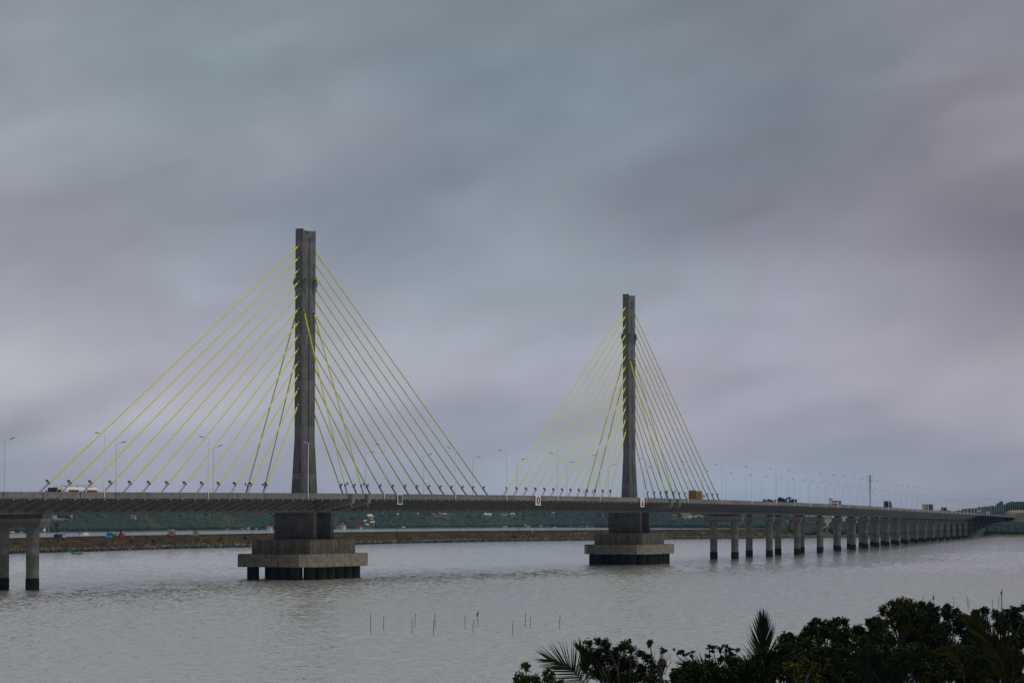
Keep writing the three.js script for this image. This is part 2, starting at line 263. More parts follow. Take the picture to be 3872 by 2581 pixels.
function bankT(px) { let best = 0, bd = 1e9; for (let i = 0; i <= CW; i++) { const q = pixelOf(toeP[i].x + toeN[i].x * 16, 4, -(toeP[i].z + toeN[i].z * 16)); const d = Math.abs(q[0] - px); if (d < bd) { bd = d; best = i; } } return best / CW; }
{
  const offs = [-2, 0, 1, 2.2, 3.2, 4.5, 6, 7.5, 9, 10.5, 12, 13.5, 16, 27, 28, 36, 44], pos = [], col = [], idx = [], n = offs.length;
  const M1 = 1400;
  for (let i = 0; i <= M1; i++) { const t = i / M1; offs.forEach((o) => {
    const p = onBank(t, o, bankProfile(t, o)); const g = fbm(t * 500, o / 4, 4, 31), g2 = fbm(t * 90 + 4, o / 9 + 7, 3, 37);
    if (o > 2.5 && o < 14) p.y += (g - 0.5) * 0.5;
    pos.push(p.x, p.y, p.z); const k = 0.6 + 0.8 * g, hi = smooth(0.35, 0.65, g2 + (o - 8) * 0.012);
    const grass = [mixf(0.12, 0.155, hi), mixf(0.082, 0.108, hi), mixf(0.04, 0.028, hi)].map((c) => c * k);
    col.push(...(o < 2.5 ? [0.045, 0.038, 0.032] : o < 14.5 ? grass : o < 27.5 ? [0.09, 0.085, 0.08] : grass));
  }); }
  for (let i = 0; i < M1; i++) for (let k = 0; k + 1 < n; k++) { const a = i * n + k, c = a + n; idx.push(a, c, c + 1, a, c + 1, a + 1); }
  const g = new THREE.BufferGeometry(); g.setAttribute('position', new THREE.Float32BufferAttribute(pos, 3)); g.setAttribute('color', new THREE.Float32BufferAttribute(col, 3)); g.setIndex(idx); g.computeVertexNormals(); g.setAttribute('uv', new THREE.Float32BufferAttribute(new Float32Array(pos.length / 3 * 2), 2));
  struct('causeway', g, new THREE.MeshStandardMaterial({ vertexColors: true, roughness: 0.95, side: THREE.DoubleSide }));
  // wall panels on the far side of the road
  const w = thing('guard_wall', 'long low dark brown panelled wall along the far side of the causeway road', 'wall');
  const tones = [mat(0.055, 0.036, 0.032, 0.9), mat(0.075, 0.047, 0.04, 0.9), mat(0.04, 0.034, 0.034, 0.9), mat(0.062, 0.03, 0.028, 0.9)], R = rng(8);
  const t0 = bankT(-60), t1 = bankT(2960), cnt = 120, geoCache = new Map();
  for (let i = 0; i < cnt; i++) { const a = mixf(t0, t1, i / cnt), b = mixf(t0, t1, (i + 1) / cnt), p = onBank(a, 27.3, 0), q = onBank(b, 27.3, 0); const L = p.distanceTo(q), key = Math.round(L * 10); if (!geoCache.has(key)) geoCache.set(key, box(key / 10 - 0.06, 1.35, 0.3)); const m = part('wall_panel', geoCache.get(key), tones[Math.floor(R() * 4)], w); m.position.set((p.x + q.x) / 2, bankTop((a + b) / 2) + 0.5, (p.z + q.z) / 2); m.rotation.y = -Math.atan2(q.z - p.z, q.x - p.x); }
}
// riprap: broken stones along the toe, tufts and bushes on the bank
{
  const R = rng(41), stones = [], g0 = new THREE.IcosahedronGeometry(0.5, 0); { const p = g0.attributes.position; for (let i = 0; i < p.count; i++) { const k = 0.75 + 0.5 * hash2(Math.round(p.getX(i) * 90), Math.round(p.getY(i) * 90 + p.getZ(i) * 37), 3); p.setXYZ(i, p.getX(i) * k, p.getY(i) * k * 0.8, p.getZ(i) * k); } g0.computeVertexNormals(); }
  const N = 4200, im = new THREE.InstancedMesh(g0, new THREE.MeshStandardMaterial({ color: 0xffffff, roughness: 0.95 }), N), d = new THREE.Object3D(), c = new THREE.Color();
  for (let i = 0; i < N; i++) { const t = R() , off = -0.4 + 2.7 * Math.pow(R(), 0.8); const p = onBank(t, off, bankProfile(t, off) + 0.1); d.position.copy(p); d.rotation.set(R() * 6, R() * 6, R() * 6); const s = 0.5 + 0.8 * R(); d.scale.set(s * 1.2, s * 0.75, s); d.updateMatrix(); im.setMatrixAt(i, d.matrix); const wet = off < 0.9 ? 0.16 : 1, k = (0.05 + 0.2 * Math.pow(R(), 3)) * wet; im.setColorAt(i, c.setRGB(k * 1.12, k * 0.95, k * 0.78)); }
  im.name = 'riprap'; im.castShadow = im.receiveShadow = true; tag(im, 'broken stones lining the foot of the grassy causeway', 'stones', null, 'stuff'); scene.add(im);
  const blade = []; for (let k = 0; k < 9; k++) { const a = k * 0.7 + 0.3, l = 0.5 + 0.3 * (k % 3), x = Math.cos(a), z = Math.sin(a), w = 0.07; blade.push([[x * 0.1 - z * w, 0, z * 0.1 + x * w], [x * 0.1 + z * w, 0, z * 0.1 - x * w], [x * (0.3 + 0.15 * l), l, z * (0.3 + 0.15 * l)]]); }
  const bg = tris(blade), NT = 16000, gm = new THREE.InstancedMesh(bg, new THREE.MeshStandardMaterial({ color: 0xffffff, roughness: 0.9, side: THREE.DoubleSide }), NT);
  for (let i = 0; i < NT; i++) { const t = R(), off = 2.6 + 13 * R(); const p = onBank(t, off, bankProfile(t, off) - 0.05); d.position.copy(p); d.rotation.set(0, R() * 6, 0); const s = 0.6 + 1.1 * R() * R(); d.scale.set(s * 1.6, s, s * 1.6); d.updateMatrix(); gm.setMatrixAt(i, d.matrix); const g2 = fbm(t * 90 + 4, off / 9 + 7, 3, 37), hi = smooth(0.38, 0.62, g2 + (off - 8) * 0.012), k = 0.6 + 0.9 * R(); gm.setColorAt(i, c.setRGB(mixf(0.11, 0.16, hi) * k, mixf(0.074, 0.113, hi) * k, mixf(0.037, 0.022, hi) * k)); }
  gm.name = 'grass'; gm.castShadow = gm.receiveShadow = true; tag(gm, 'dry yellow and brown grass covering the causeway slope', 'grass', null, 'stuff'); scene.add(gm);
}

// ---------------------------------------------------------------- the bridge
const bridge = thing('cable_stayed_bridge', 'long curving grey concrete bridge with two masts and yellow stay cables', 'bridge');
const SA = -190, SZ = 2150, HALF = 13;
{
  // slab with the box girder under it: outline from the near edge round
  const prof = [[HALF - 0.02, -0.26], [HALF - 0.02, 0], [-HALF + 0.02, -0.75], [-HALF + 0.02, -1.0], [-11, -1.06], [-4.6, -1.2], [-5.2, -2.55], [-5.2, -3.12], [5.2, -3.12], [5.2, -2.55], [4.6, -0.62], [11, -0.34]];
  const deck = part('deck', [sweep(prof, SA, SZ, 4, 9)], M.deck, bridge);
  const asphalt = mat(0.05, 0.05, 0.052, 0.9);
  part('carriageway', [sweep([[12.2, -0.02], [12.2, 0.03], [-12.2, -0.68], [-12.2, -0.74]], SA, SZ, 4, 9)], asphalt, deck);
  // inclined struts under the near overhang, each ending in a pale block below the edge
  const stG = CT(M.deck, cyl(V(0, -2.75, 5.25), V(0, -0.42, 11.6), 0.17, 0.17, 5)), endG = CT(M.edge, box(0.45, 0.34, 0.6, 0, -0.46, 12.76)), rest = [], ends = [];
  let i = 0;
  for (let s = -186; s < 1500; s += 4.05, i++) {
    if (s < 620) { seat(part('strut', stG, M.deck, deck), s, 0, roadY(s)); seat(part('edge_block', endG, M.edge, deck), s, 0, roadY(s)); }
    else { const o = new THREE.Object3D(); seat(o, s, 0, roadY(s)); o.updateMatrix(); rest.push(stG.clone().applyMatrix4(o.matrix)); ends.push(endG.clone().applyMatrix4(o.matrix)); }
  }
  part('strut', rest, M.deck, deck).userData.kind = 'stuff'; part('edge_block', ends, M.edge, deck).userData.kind = 'stuff';
  // parapet of precast panels on the near edge, one run on the far edge
  const par = new THREE.Group(); par.name = 'parapet'; bridge.add(par);
  const PL = 10.05, pg = (L) => { const g = prism([[12.62, -0.02], [12.58, 0.85], [12.84, 0.85], [13.02, 0.83], [13.04, -0.3], [12.6, -0.3]].map(([a, b]) => [a, b]), -L / 2 + 0.03, L / 2 - 0.03); g.rotateY(-Math.PI / 2); return g; };
  const pan = CT(M.edge, pg(PL)), tones = [0.86, 0.95, 1.02, 1.1].map((k, n) => { const m = M.edge.clone(); m.color.setRGB(k, k, k * 0.985); return m; });
  const offs = [0, 0.31, 0.57, 0.83].map((o) => { const g = pan.clone(), u = g.attributes.uv; for (let q = 0; q < u.count; q++) u.setXY(q, u.getX(q) + o, u.getY(q) + o * 1.7); return g; });
  const R = rng(19);
  for (let s = SA + 5, n = 0; s < SZ - 6; s += PL, n++) { const m = part('parapet_panel', offs[n % 4], tones[Math.floor(R() * 4)], par); seat(m, s, 0, roadY(s)); const dy = roadY(s + 5) - roadY(s - 5); m.rotation.order = 'YXZ'; m.rotation.z = Math.atan2(dy, 10); }
  part('parapet', [sweep([[-12.62, -0.72], [-12.62, 0.1], [-12.98, 0.1], [-13.0, -1.0]], SA, SZ, 4, 9)], M.edge, bridge);
}
const MASTS = [
  { s: 0, y: [71.36, 68.73, 66.17, 63.54, 60.75, 57.73, 54.82, 51.92, 49.13, 46.29, 43.45, 40.56, 37.16], top: 75.0, lat: 57.5, cap: [2.6, 5.28, 8.31] },
  { s: 200, y: [72.79, 70.19, 67.59, 64.9, 61.96, 58.82, 55.87, 52.94, 50.13, 47.13, 44.31, 41.2, 37.9], top: 76.4, lat: 58.3, cap: [2.8, 5.46, 8.6] }];
function stay(a, b, outward) {   // a on the mast, b on the deck; parts: sheath, lower pipe, upper sleeve, collars, floodlight
  const dir = b.clone().sub(a).normalize(), L = a.distanceTo(b), pipeL = 2.55 / -dir.y, t = a.clone().addScaledVector(dir, L - pipeL);
  const m = part('stay_cable', [cyl(a, t, 0.13, 0.13, 8)], M.yellow, bridge);
  part('guide_pipe', [cyl(t, b, 0.17, 0.17, 8)], M.pipe, m);
  part('collar', [cyl(t.clone().addScaledVector(dir, -0.22), t.clone().addScaledVector(dir, 0.2), 0.19, 0.19, 8)], M.black, m);
  part('sleeve', [cyl(a.clone().addScaledVector(dir, 0.75), a.clone().addScaledVector(dir, 5), 0.17, 0.17, 8)], M.yellow, m);
  part('collar', [cyl(a.clone().addScaledVector(dir, 0.4), a.clone().addScaledVector(dir, 0.78), 0.215, 0.215, 8)], M.black, m);
  const h = dir.clone().setY(0).normalize(), q = t.clone().addScaledVector(h, outward * 0.55).add(V(0, 0.42, 0));
  const f = [box(0.52, 0.42, 0.14)]; f[0].rotateX(-0.75);
  const br = box(0.07, 0.5, 0.07, 0, -0.3, -0.1);
  const lamp = part('floodlight', [f[0], br], M.lampHead, m); lamp.position.copy(q); lamp.rotation.y = Math.atan2(-h.x, -h.z);
  return m;
}
for (const T of MASTS) {
  const y0 = roadY(T.s), tw = new THREE.Group();
  const g = (a, b, gr) => [[-a, -b], [-a, b], [-0.28, b], [-0.28, b - gr], [0.28, b - gr], [0.28, b], [a, b], [a, -b], [0.28, -b], [0.28, -b + gr], [-0.28, -b + gr], [-0.28, -b]];
  const neck = T.top - 1.75, parts = [loft([{ y: y0 - 0.6, pts: g(3.55, 1.32, 0.3) }, { y: y0 + 12.6, pts: g(2.95, 0.86, 0.22) }, { y: neck, pts: g(2.95, 0.86, 0.22) }])];
  for (const k of [-1, 1]) { const o = [[-2.95 * k, neck], [-2.95 * k, T.top], [-2.72 * k, T.top], [0, neck]]; parts.push(prism(k < 0 ? o : o.slice().reverse(), -0.86, 0.86)); }
  parts.push(box(2.6, 1.55, 0.3, 1.5, T.top - 0.85, -0.45));
  const mast = part('mast', [CT(M.mast, join(parts))], M.mast, bridge); seat(mast, T.s, 0, 0);
  for (const k of [-1, 1]) for (const x of [-2.15, 2.15]) {   // anchor blocks of the side stays
    const b = tris([...prismTris(x - 0.62, x + 0.62, k)]); const bl = part('anchor_block', [CT(M.mast, b)], M.mast, mast); bl.position.y = T.lat + 3.6;
    const c = part('anchor_cap', [box(0.5, 0.7, 0.45, x, T.lat + 6.5, k * 1.25)], M.mast, mast);
  }
  part('door', [box(0.5, 2.1, 0.06, 0, y0 + 1.1, 1.02)], M.black, mast);
  for (const z of [-0.7, 0, 0.7]) part('bracket', [box(0.28, 0.2, 0.3, -3.38, y0 + 4.2, z)], M.pipe, mast);
  part('aviation_light', [new THREE.CylinderGeometry(0.16, 0.18, 0.4, 8).translate(-1.9 + 0.0, T.top + 0.2 - 0.75, 0.3)], M.red, mast);
  // stays along the axis
  const th = lineAt(T.s).th;
  for (const sg of [-1, 1]) for (let n = 0; n < 13; n++) {
    const sd = 16.36 + 6.35 * (12 - n), sDeck = T.s + sg * sd; const a = onBridge(T.s + sg * 2.9, 0, T.y[n]), tt = onBridge(sDeck, 0, roadY(sDeck) + 2.45);
    const d = tt.clone().sub(a), b = tt.clone().addScaledVector(d, 2.45 / -d.y);
    stay(a, b, sg < 0 ? 1 : 1);
  }
  // side stays down to the deck edges
  for (const k of [-1, 1]) for (const x of [-1, 1]) {
    const a = onBridge(T.s + x * 2.15, k * 0.8, T.lat), tt = onBridge(T.s + x * 3.65, k * 11.85, roadY(T.s) + 2.5), d = tt.clone().sub(a), b = tt.clone().addScaledVector(d, 2.5 / -d.y);
    stay(a, b, 1);
    if (k > 0) { const bm = prism([[5.3, -0.4], [12.5, -0.3], [13.9, -0.3], [13.9, -1.15], [12.6, -1.5], [5.3, -3.0]], -0.55, 0.55); bm.rotateY(-Math.PI / 2); const up = box(1.5, 1.05, 0.75, 0, 0.15, 13.42); const ab = part('anchor_beam', [CT(M.edge, join([bm, up]))], M.edge, bridge); seat(ab, T.s + x * 3.65, 0, roadY(T.s + x * 3.65)); part('drain_pipe', [cyl(V(0, -1.1, 13.4), V(0, -1.95, 13.4), 0.16, 0.16, 8)], M.pipe, ab); }
  }
  // pier: two walls, a stepped cap, piles
  const pier = new THREE.Group(); pier.name = 'pier'; bridge.add(pier); seat(pier, T.s, 0, 0); const [c0, c1, c2] = T.cap, soff = roadY(T.s) - 3.12;
  for (const k of [-1, 1]) part('pier_wall', [CT(M.pier, box(1.5, soff - c2 - 0.01, 9.5, k * 3.85, (soff + c2) / 2, 0))], M.pier, pier);
  const cap = part('pile_cap', [CT(M.cap, join([box(20.4, c2 - c1, 14, 0, (c2 + c1) / 2, 0), loft([{ y: c0, pts: oct() }, { y: c1 - 0.003, pts: oct() }])]))], M.cap, pier);
  const pileG = CT(M.casing, new THREE.CylinderGeometry(1.25, 1.25, c0 + 2, 14)), R = rng(5 + T.s);
  for (const [x, z] of [[-13, -5], [-12.2, 0], [-13, 5], [-7.6, -8.2], [-6.8, 2], [-7.6, 8.2], [-6.2, -3], [0, -8.2], [0, -2.6], [0, 3], [0, 8.2], [7.6, -8.2], [6.6, -2], [7.6, 3], [7.6, 8.2], [13, -5], [12.4, 0], [13, 5], [-3.8, 8.2], [3.8, 8.2], [-10.3, 7], [-9.5, -2.5], [-12.8, 2.6]]) { const p = part('pile', pileG, M.casing, pier); p.position.set(x, c0 / 2 - 1, z); }
}
function oct() { return [[-15.5, -7.35], [-15.5, 7.35], [-9.5, 10.25], [9.5, 10.25], [15.5, 7.35], [15.5, -7.35], [9.5, -10.25], [-9.5, -10.25]]; }
function prismTris(x0, x1, k) { const lo = [0, 0.86 * k], a = [2.5, 1.6 * k], b = [2.9, 0.86 * k]; const L = (p, x) => [x, p[0], p[1]]; const q = [lo, a, b]; const out = []; const push = (t) => out.push(k > 0 ? t : [t[0], t[2], t[1]]); push([L(lo, x0), L(a, x0), L(b, x0)]); push([L(lo, x1), L(b, x1), L(a, x1)]); for (const [p, r] of [[lo, a], [a, b]]) { push([L(p, x0), L(p, x1), L(r, x1)]); push([L(p, x0), L(r, x1), L(r, x0)]); } return out; }
// bents: pairs of columns with caps
{
  const bents = [-101]; for (let i = 0; i < 35; i++) bents.push(301.2 + 50.71 * i);
  bents.forEach((s, i) => {
    const b = new THREE.Group(); b.name = 'bent'; bridge.add(b); seat(b, s, 0, 0); const soff = roadY(s) - 3.12, yb = soff - 2.45, yt = soff - 0.72, full = i < 2;
    for (const k of [-1, 1]) {
      const z = k * 3.47;
      part('column', [CT(M.column, new THREE.CylinderGeometry(1.17, 1.17, yb + 1.5, 20).translate(0, (yb - 1.5) / 2, z))], M.column, b);
      if (roadY(s) > 0 && i < 24) part('casing', [CT(M.casing, new THREE.CylinderGeometry(1.235, 1.235, 4.0 - i * 0.03, 20).translate(0, 0.05, z))], M.casing, b);
      part('bearing_block', [CT(M.pier, box(1.5, 0.72, full ? 3.2 : 1.5, 0, soff - 0.36, z))], M.pier, b);
      if (!full) part('cap_beam', [CT(M.column, prism([[-1.75, yt], [-1.75, yb + 0.75], [-1.3, yb], [1.3, yb], [1.75, yb + 0.75], [1.75, yt]].map(([a, c]) => [a, c]), -1.35, 1.35).rotateY(Math.PI / 2).translate(0, 0, z))], M.column, b);
    }
    if (full) { part('cap_beam', [CT(M.column, prism([[-6.6, yt], [-5.9, yb], [5.9, yb], [6.6, yt]], -1.4, 1.4).rotateY(Math.PI / 2))], M.column, b); part('end_beam', [CT(M.pier, box(2.2, 0.74, 9.6, 0, soff - 0.37, 0))], M.pier, b); }
  });
}

// ---------------------------------------------------------------- street lamps along both parapets
const ORD = ['first', 'second', 'third', 'fourth', 'fifth', 'sixth', 'seventh', 'eighth', 'ninth', 'tenth', 'eleventh', 'twelfth', 'thirteenth', 'fourteenth', 'fifteenth', 'sixteenth', 'seventeenth', 'eighteenth', 'nineteenth', 'twentieth'];
const ordinal = (n) => n < 20 ? ORD[n] : n % 10 === 9 ? ['', '', 'thirtieth', 'fortieth', 'fiftieth'][Math.floor(n / 10) + 0] ?? 'last' : ['', '', 'twenty', 'thirty', 'forty', 'fifty'][Math.floor(n / 10)] + '-' + ORD[n % 10];
ordinal.tens = 0;
function makeLamp() {
  const o = new THREE.Group();
  part('pole', [cyl(V(0, -0.5, 0), V(0, 11.2, 0), 0.095, 0.064, 7)], M.lampPole, o);
  part('arm', [cyl(V(0, 11.1, 0), V(0, 11.45, -1.25), 0.045, 0.035, 5)], M.lampPole, o);
  part('lamp_head', [rbox(0.3, 0.13, 0.95, 0.05).rotateX(0.22).translate(0, 11.6, -1.75)], M.lampHead, o);
  part('bracket', [tris(prismTris(-0.16, 0.16, 1).map((t) => t.map(([x, y, z]) => [x, y * 0.22 - 0.72, z * 0.32 - 0.12])))], M.edge, o);
  return o;
}
const lampProto = makeLamp();
{
  const near = [-93, -60, -22, 12, 48, 77, 109, 139, 176, 214, 249, 285, 318, 347, 375, 406, 435, 465, 492, 518]; for (let s = 548; s < 1990; s += 30.5) near.push(s);
  const far = [-125, -89, -53, -16, 20, 54, 86, 116, 146, 184, 220, 255, 290, 325, 360, 393, 424, 456, 485, 517, 543, 575, 606, 637, 670, 700, 734, 764]; for (let s = 796; s < 1990; s += 31.5) far.push(s);
  const spot = (s, i, side, k) => s < -10 ? [`street lamp on the ${side} parapet, ${ordinal(k)} to the left of the left mast`] : null;
  for (const [list, side, w] of [[near, 'near', 13.16], [far, 'far', -13.16]]) {
    const L = list.filter((s) => s < -10).length, mid = list.filter((s) => s >= -10 && s < 200).length;
    list.forEach((s, i) => {
      const o = lampProto.clone(); o.name = numbered('street_lamp'); scene.add(o); seat(o, s, w, roadY(s) - (w > 0 ? 0 : 0.6), w > 0 ? 0 : Math.PI);
      const arm = side === 'near' ? 'arm pointing left' : 'arm pointing right';
      const lab = s < -10 ? `tall thin street lamp on the ${side} parapet, ${ordinal(L - 1 - i)} left of the left mast` : s < 200 ? `thin street lamp on the ${side} parapet between the masts, ${ordinal(i - L)} from the left mast` : `street lamp on the ${side} parapet, ${ordinal(i - L - mid)} beyond the right mast`;
      tag(o, lab, 'street lamp', `street lamps along the ${side} parapet`);
    });
  }
}

// ---------------------------------------------------------------- signs hung on the near parapet for boats
const font = await new FontLoader().loadAsync('fonts/droid/droid_sans_bold.typeface.json');
function boatSign(px, label, w, h, paint) {
  const s = sOf(px, 13.2), o = thing('navigation_sign', label, 'sign', 'boat signs hung on the near parapet'); seat(o, s, 13.3, roadY(s));
  part('board', [rbox(w, h, 0.12, 0.03, 0, 0.82 - h / 2, 0.12)], M.white, o); paint(o, w, h, 0.82 - h / 2); part('bracket', [box(w * 0.8, 0.1, 0.2, 0, 0.4, -0.02), box(w * 0.8, 0.1, 0.2, 0, -0.1, -0.02)], M.pipe, o); return o;
}
function sOf(px, w, y = 17) { let best = 0, bd = 1e9; for (let s = -180; s < 1700; s += 0.5) { const p = onBridge(s, w, y), q = pixelOf(p.x, p.y, -p.z)[0]; if (Math.abs(q - px) < bd) { bd = Math.abs(q - px); best = s; } } return best; }
boatSign(1510, 'tall green rectangular board with white border hung on the bridge parapet', 2.5, 2.25, (o, w, h, y) => part('green_panel', [box(w - 0.42, h - 0.36, 0.04, 0, y + 0.02, 0.19)], M.green, o));
boatSign(2032, 'white board with a dark red zero hung on the bridge parapet between the masts', 3.1, 2.35, (o, w, h, y) => { const r = new THREE.Shape(); r.absellipse(0, 0, 1.18, 0.98, 0, Math.PI * 2); const hole = new THREE.Path(); hole.absellipse(0, 0, 0.3, 0.72, 0, Math.PI * 2); r.holes.push(hole); part('red_ring', [new THREE.ExtrudeGeometry(r, { depth: 0.04, bevelEnabled: false, curveSegments: 20 }).translate(0, y, 0.17)], mat(0.19, 0.012, 0.025, 0.5), o); });
boatSign(2426, 'white board with a dark red upright triangle hung below the right mast', 3.1, 2.5, (o, w, h, y) => { const r = new THREE.Shape([new THREE.Vector2(-1.1, -1), new THREE.Vector2(1.1, -1), new THREE.Vector2(0, 0.95)]); part('red_triangle', [new THREE.ExtrudeGeometry(r, { depth: 0.04, bevelEnabled: false }).translate(0, y, 0.17)], mat(0.24, 0.008, 0.03, 0.5), o); });

// ---------------------------------------------------------------- vehicles
const wheelG = (r, w) => new THREE.CylinderGeometry(r, r, w, 16).rotateX(Math.PI / 2);
function wheels(o, xs, z, r, w = 0.28) { for (const x of xs) for (const k of [-1, 1]) { const m = part('wheel', wheelG(r, w), M.tyre, o); m.position.set(x, r, k * z); const h = part('rim', wheelG(r * 0.55, w + 0.02), M.chrome, m); } }
function place(o, px, w, toCamera) { const s = sOf(px, w, 18); return seat(o, s, w, roadY(s) + 0.03 - 0.028 * (13 - w), toCamera ? Math.PI : 0); }   // vehicles are built heading +x
function cab(o, x, paint, h = 2.9) {   // flat-fronted lorry cab with its nose at x
  const c = part('cab', [prism([[x - 2, 0.9], [x - 2, h + 0.15], [x - 0.5, h], [x - 0.1, 1.75], [x, 1.6], [x, 0.5], [x - 2, 0.5]].slice().reverse(), -1.22, 1.22)], paint, o);
  part('windscreen', [tris(quad([x - 0.085, 1.78, 1.12], [x - 0.085, 1.78, -1.12], [x - 0.44, h - 0.12, -1.12], [x - 0.44, h - 0.12, 1.12]))], M.glass, c);
  for (const k of [-1, 1]) { part('side_window', [box(0.95, 0.78, 0.03, x - 0.95, 2.2, k * 1.225)], M.glass, c); part('mirror', [box(0.12, 0.6, 0.24, x - 0.15, 2.15, k * 1.42)], M.black, c); part('headlight', [box(0.05, 0.2, 0.4, x + 0.02, 0.85, k * 0.85)], M.chrome, c); }
  part('bumper', [rbox(0.2, 0.4, 2.4, 0.06, x + 0.03, 0.55, 0)], M.pipe, c); return c;
}
function chassis(o, x0, x1) { part('chassis', [box(x1 - x0, 0.3, 1.1, (x0 + x1) / 2, 0.85, 0)], M.black, o); }
{ // tanker heading towards the camera
  const o = thing('tanker_truck', 'white tanker truck with dark red side panels on the bridge left of the left mast', 'truck'); chassis(o, -12.3, 1.5); cab(o, 2.2, M.white, 3.2);
  part('beacon', [rbox(0.3, 0.16, 1.3, 0.05, 0.9, 3.32, 0)], mat(0.5, 0.28, 0.05, 0.4), o);
  const tank = part('tank', [new THREE.CapsuleGeometry(1.18, 9.8, 6, 20).rotateZ(Math.PI / 2).scale(1, 0.98, 1.05).translate(-6.1, 2.2, 0)], M.white, o);
  for (const [x, L] of [[-3.2, 3.1], [-9, 3.3]]) for (const k of [-1, 1]) part('red_panel', [box(L, 1.15, 0.06, x, 2.0, k * 1.25)], M.red, tank);
  for (const k of [-1, 1]) for (const x of [-5.6, -6.6]) part('emblem', [new THREE.CylinderGeometry(0.28, 0.28, 0.05, 14).rotateX(Math.PI / 2).translate(x, 2.05, k * 1.26)], mat(0.2, 0.06, 0.06, 0.5), tank);
  for (const x of [-1.8, -3.8, -5.9, -8, -10]) part('hatch', [new THREE.CylinderGeometry(0.4, 0.45, 0.16, 12).translate(x, 3.42, 0)], M.pipe, tank);
  part('railing', [box(9.6, 0.04, 0.04, -6, 3.75, 0.5), box(9.6, 0.04, 0.04, -6, 3.75, -0.5), ...[-10.8, -8, -5, -2, -1.3].flatMap((x) => [box(0.04, 0.5, 0.04, x, 3.5, 0.5), box(0.04, 0.5, 0.04, x, 3.5, -0.5)])], M.chrome, tank);
  wheels(o, [1.1, -2.2, -9.4, -10.6, -11.8], 1.05, 0.5); place(o, 222, -8.5, true); o.scale.set(0.98, 0.78, 1);
}
{ // brown box truck driving away
  const o = thing('box_truck', 'orange brown box truck driving away beside the right mast stays', 'truck'); const br = mat(0.33, 0.145, 0.016, 0.65), dk = mat(0.07, 0.03, 0.01, 0.7); chassis(o, -6.6, 1.5); cab(o, 2.3, M.white, 2.8);
  const b = part('cargo_box', [rbox(6.6, 2.55, 2.5, 0.05, -3.3, 2.35, 0)], br, o);
  for (let k = 0; k < 3; k++) part('door_panel', [box(0.05, 0.78, 2.2, -6.63, 1.55 + k * 0.88, 0)], br, b);
  part('door_frame', [box(0.07, 2.8, 0.12, -6.62, 2.45, 1.2), box(0.07, 2.8, 0.12, -6.62, 2.45, -1.2), box(0.07, 0.12, 2.5, -6.62, 3.8, 0)], dk, b);
  part('side_rib', [...[-5.5, -4.4, -2.2, -1.1].map((x) => box(0.1, 2.5, 0.04, x, 2.45, 1.26))], br, b); part('side_panel', [box(0.55, 1.5, 0.05, -3.2, 2.5, 1.27)], dk, b); part('number_plate', [box(0.03, 0.25, 0.4, -6.66, 3.2, 0.5)], mat(0.5, 0.35, 0.1, 0.5), b);
  part('tail_bar', [box(0.25, 0.5, 2.4, -6.75, 0.85, 0)], M.black, o); wheels(o, [1.1, -4.4, -5.6], 1.05, 0.5); const s0 = place(o, 2640, 6.5, false);
}
function lorry(label, px, w, toCamera, paint, boxPaint, roof, L = 8, H = 2.9, name = 'lorry') {
  const o = thing(name, label, 'truck'); chassis(o, -L, 1.5); cab(o, 2.2, paint, 3); const b = part('cargo_box', [rbox(L, H, 2.55, 0.06, -L / 2 + 0.1, 1.05 + H / 2, 0)], boxPaint, o);
  if (roof) part('roof', [new THREE.CylinderGeometry(1.32, 1.32, L + 0.1, 18, 1, false, 0, Math.PI).rotateZ(Math.PI / 2).rotateX(-Math.PI / 2 * 0).scale(1, 0.3, 1).translate(-L / 2 + 0.1, 1.05 + H, 0)], roof, b);
  part('rear_frame', [box(0.06, H, 0.14, -L + 0.08, 1.05 + H / 2, 1.22), box(0.06, H, 0.14, -L + 0.08, 1.05 + H / 2, -1.22), box(0.06, 0.14, 2.5, -L + 0.08, 1 + H, 0)], roof ?? M.pipe, b);
  wheels(o, [1.1, -L + 1.6, -L + 2.9], 1.05, 0.5); place(o, px, w, toCamera); return o;
}
lorry('white fronted lorry with a brick red trailer coming along the far bridge deck', 3159, -6, true, M.white, mat(0.22, 0.045, 0.04, 0.6), null, 11);
lorry('dark brown covered lorry with a pale arched top on the far bridge deck', 3362, 5, false, M.white, mat(0.035, 0.02, 0.016, 0.8), mat(0.5, 0.5, 0.48, 0.6), 11, 3.2);
lorry('pale yellow box lorry seen from behind on the far end of the bridge', 3502, 5, false, M.white, mat(0.5, 0.37, 0.17, 0.6), null, 7, 3.4);
lorry('grey box lorry just ahead of the yellow lorry on the bridge', 3522, 7.5, false, M.white, mat(0.12, 0.105, 0.09, 0.7), null, 9, 3.4);
lorry('dark maroon lorry among the far lamp poles on the bridge', 3573, 5, false, M.red, mat(0.045, 0.012, 0.016, 0.6), null, 9, 2.6);
lorry('white cabbed lorry facing the camera near the end of the bridge', 3604, -6, true, M.white, mat(0.6, 0.6, 0.58, 0.5), null, 7, 2.6);
lorry('pale grey van-bodied lorry at the far right end of the bridge', 3737, 5, false, M.white, mat(0.5, 0.53, 0.47, 0.6), null, 6, 2.7);
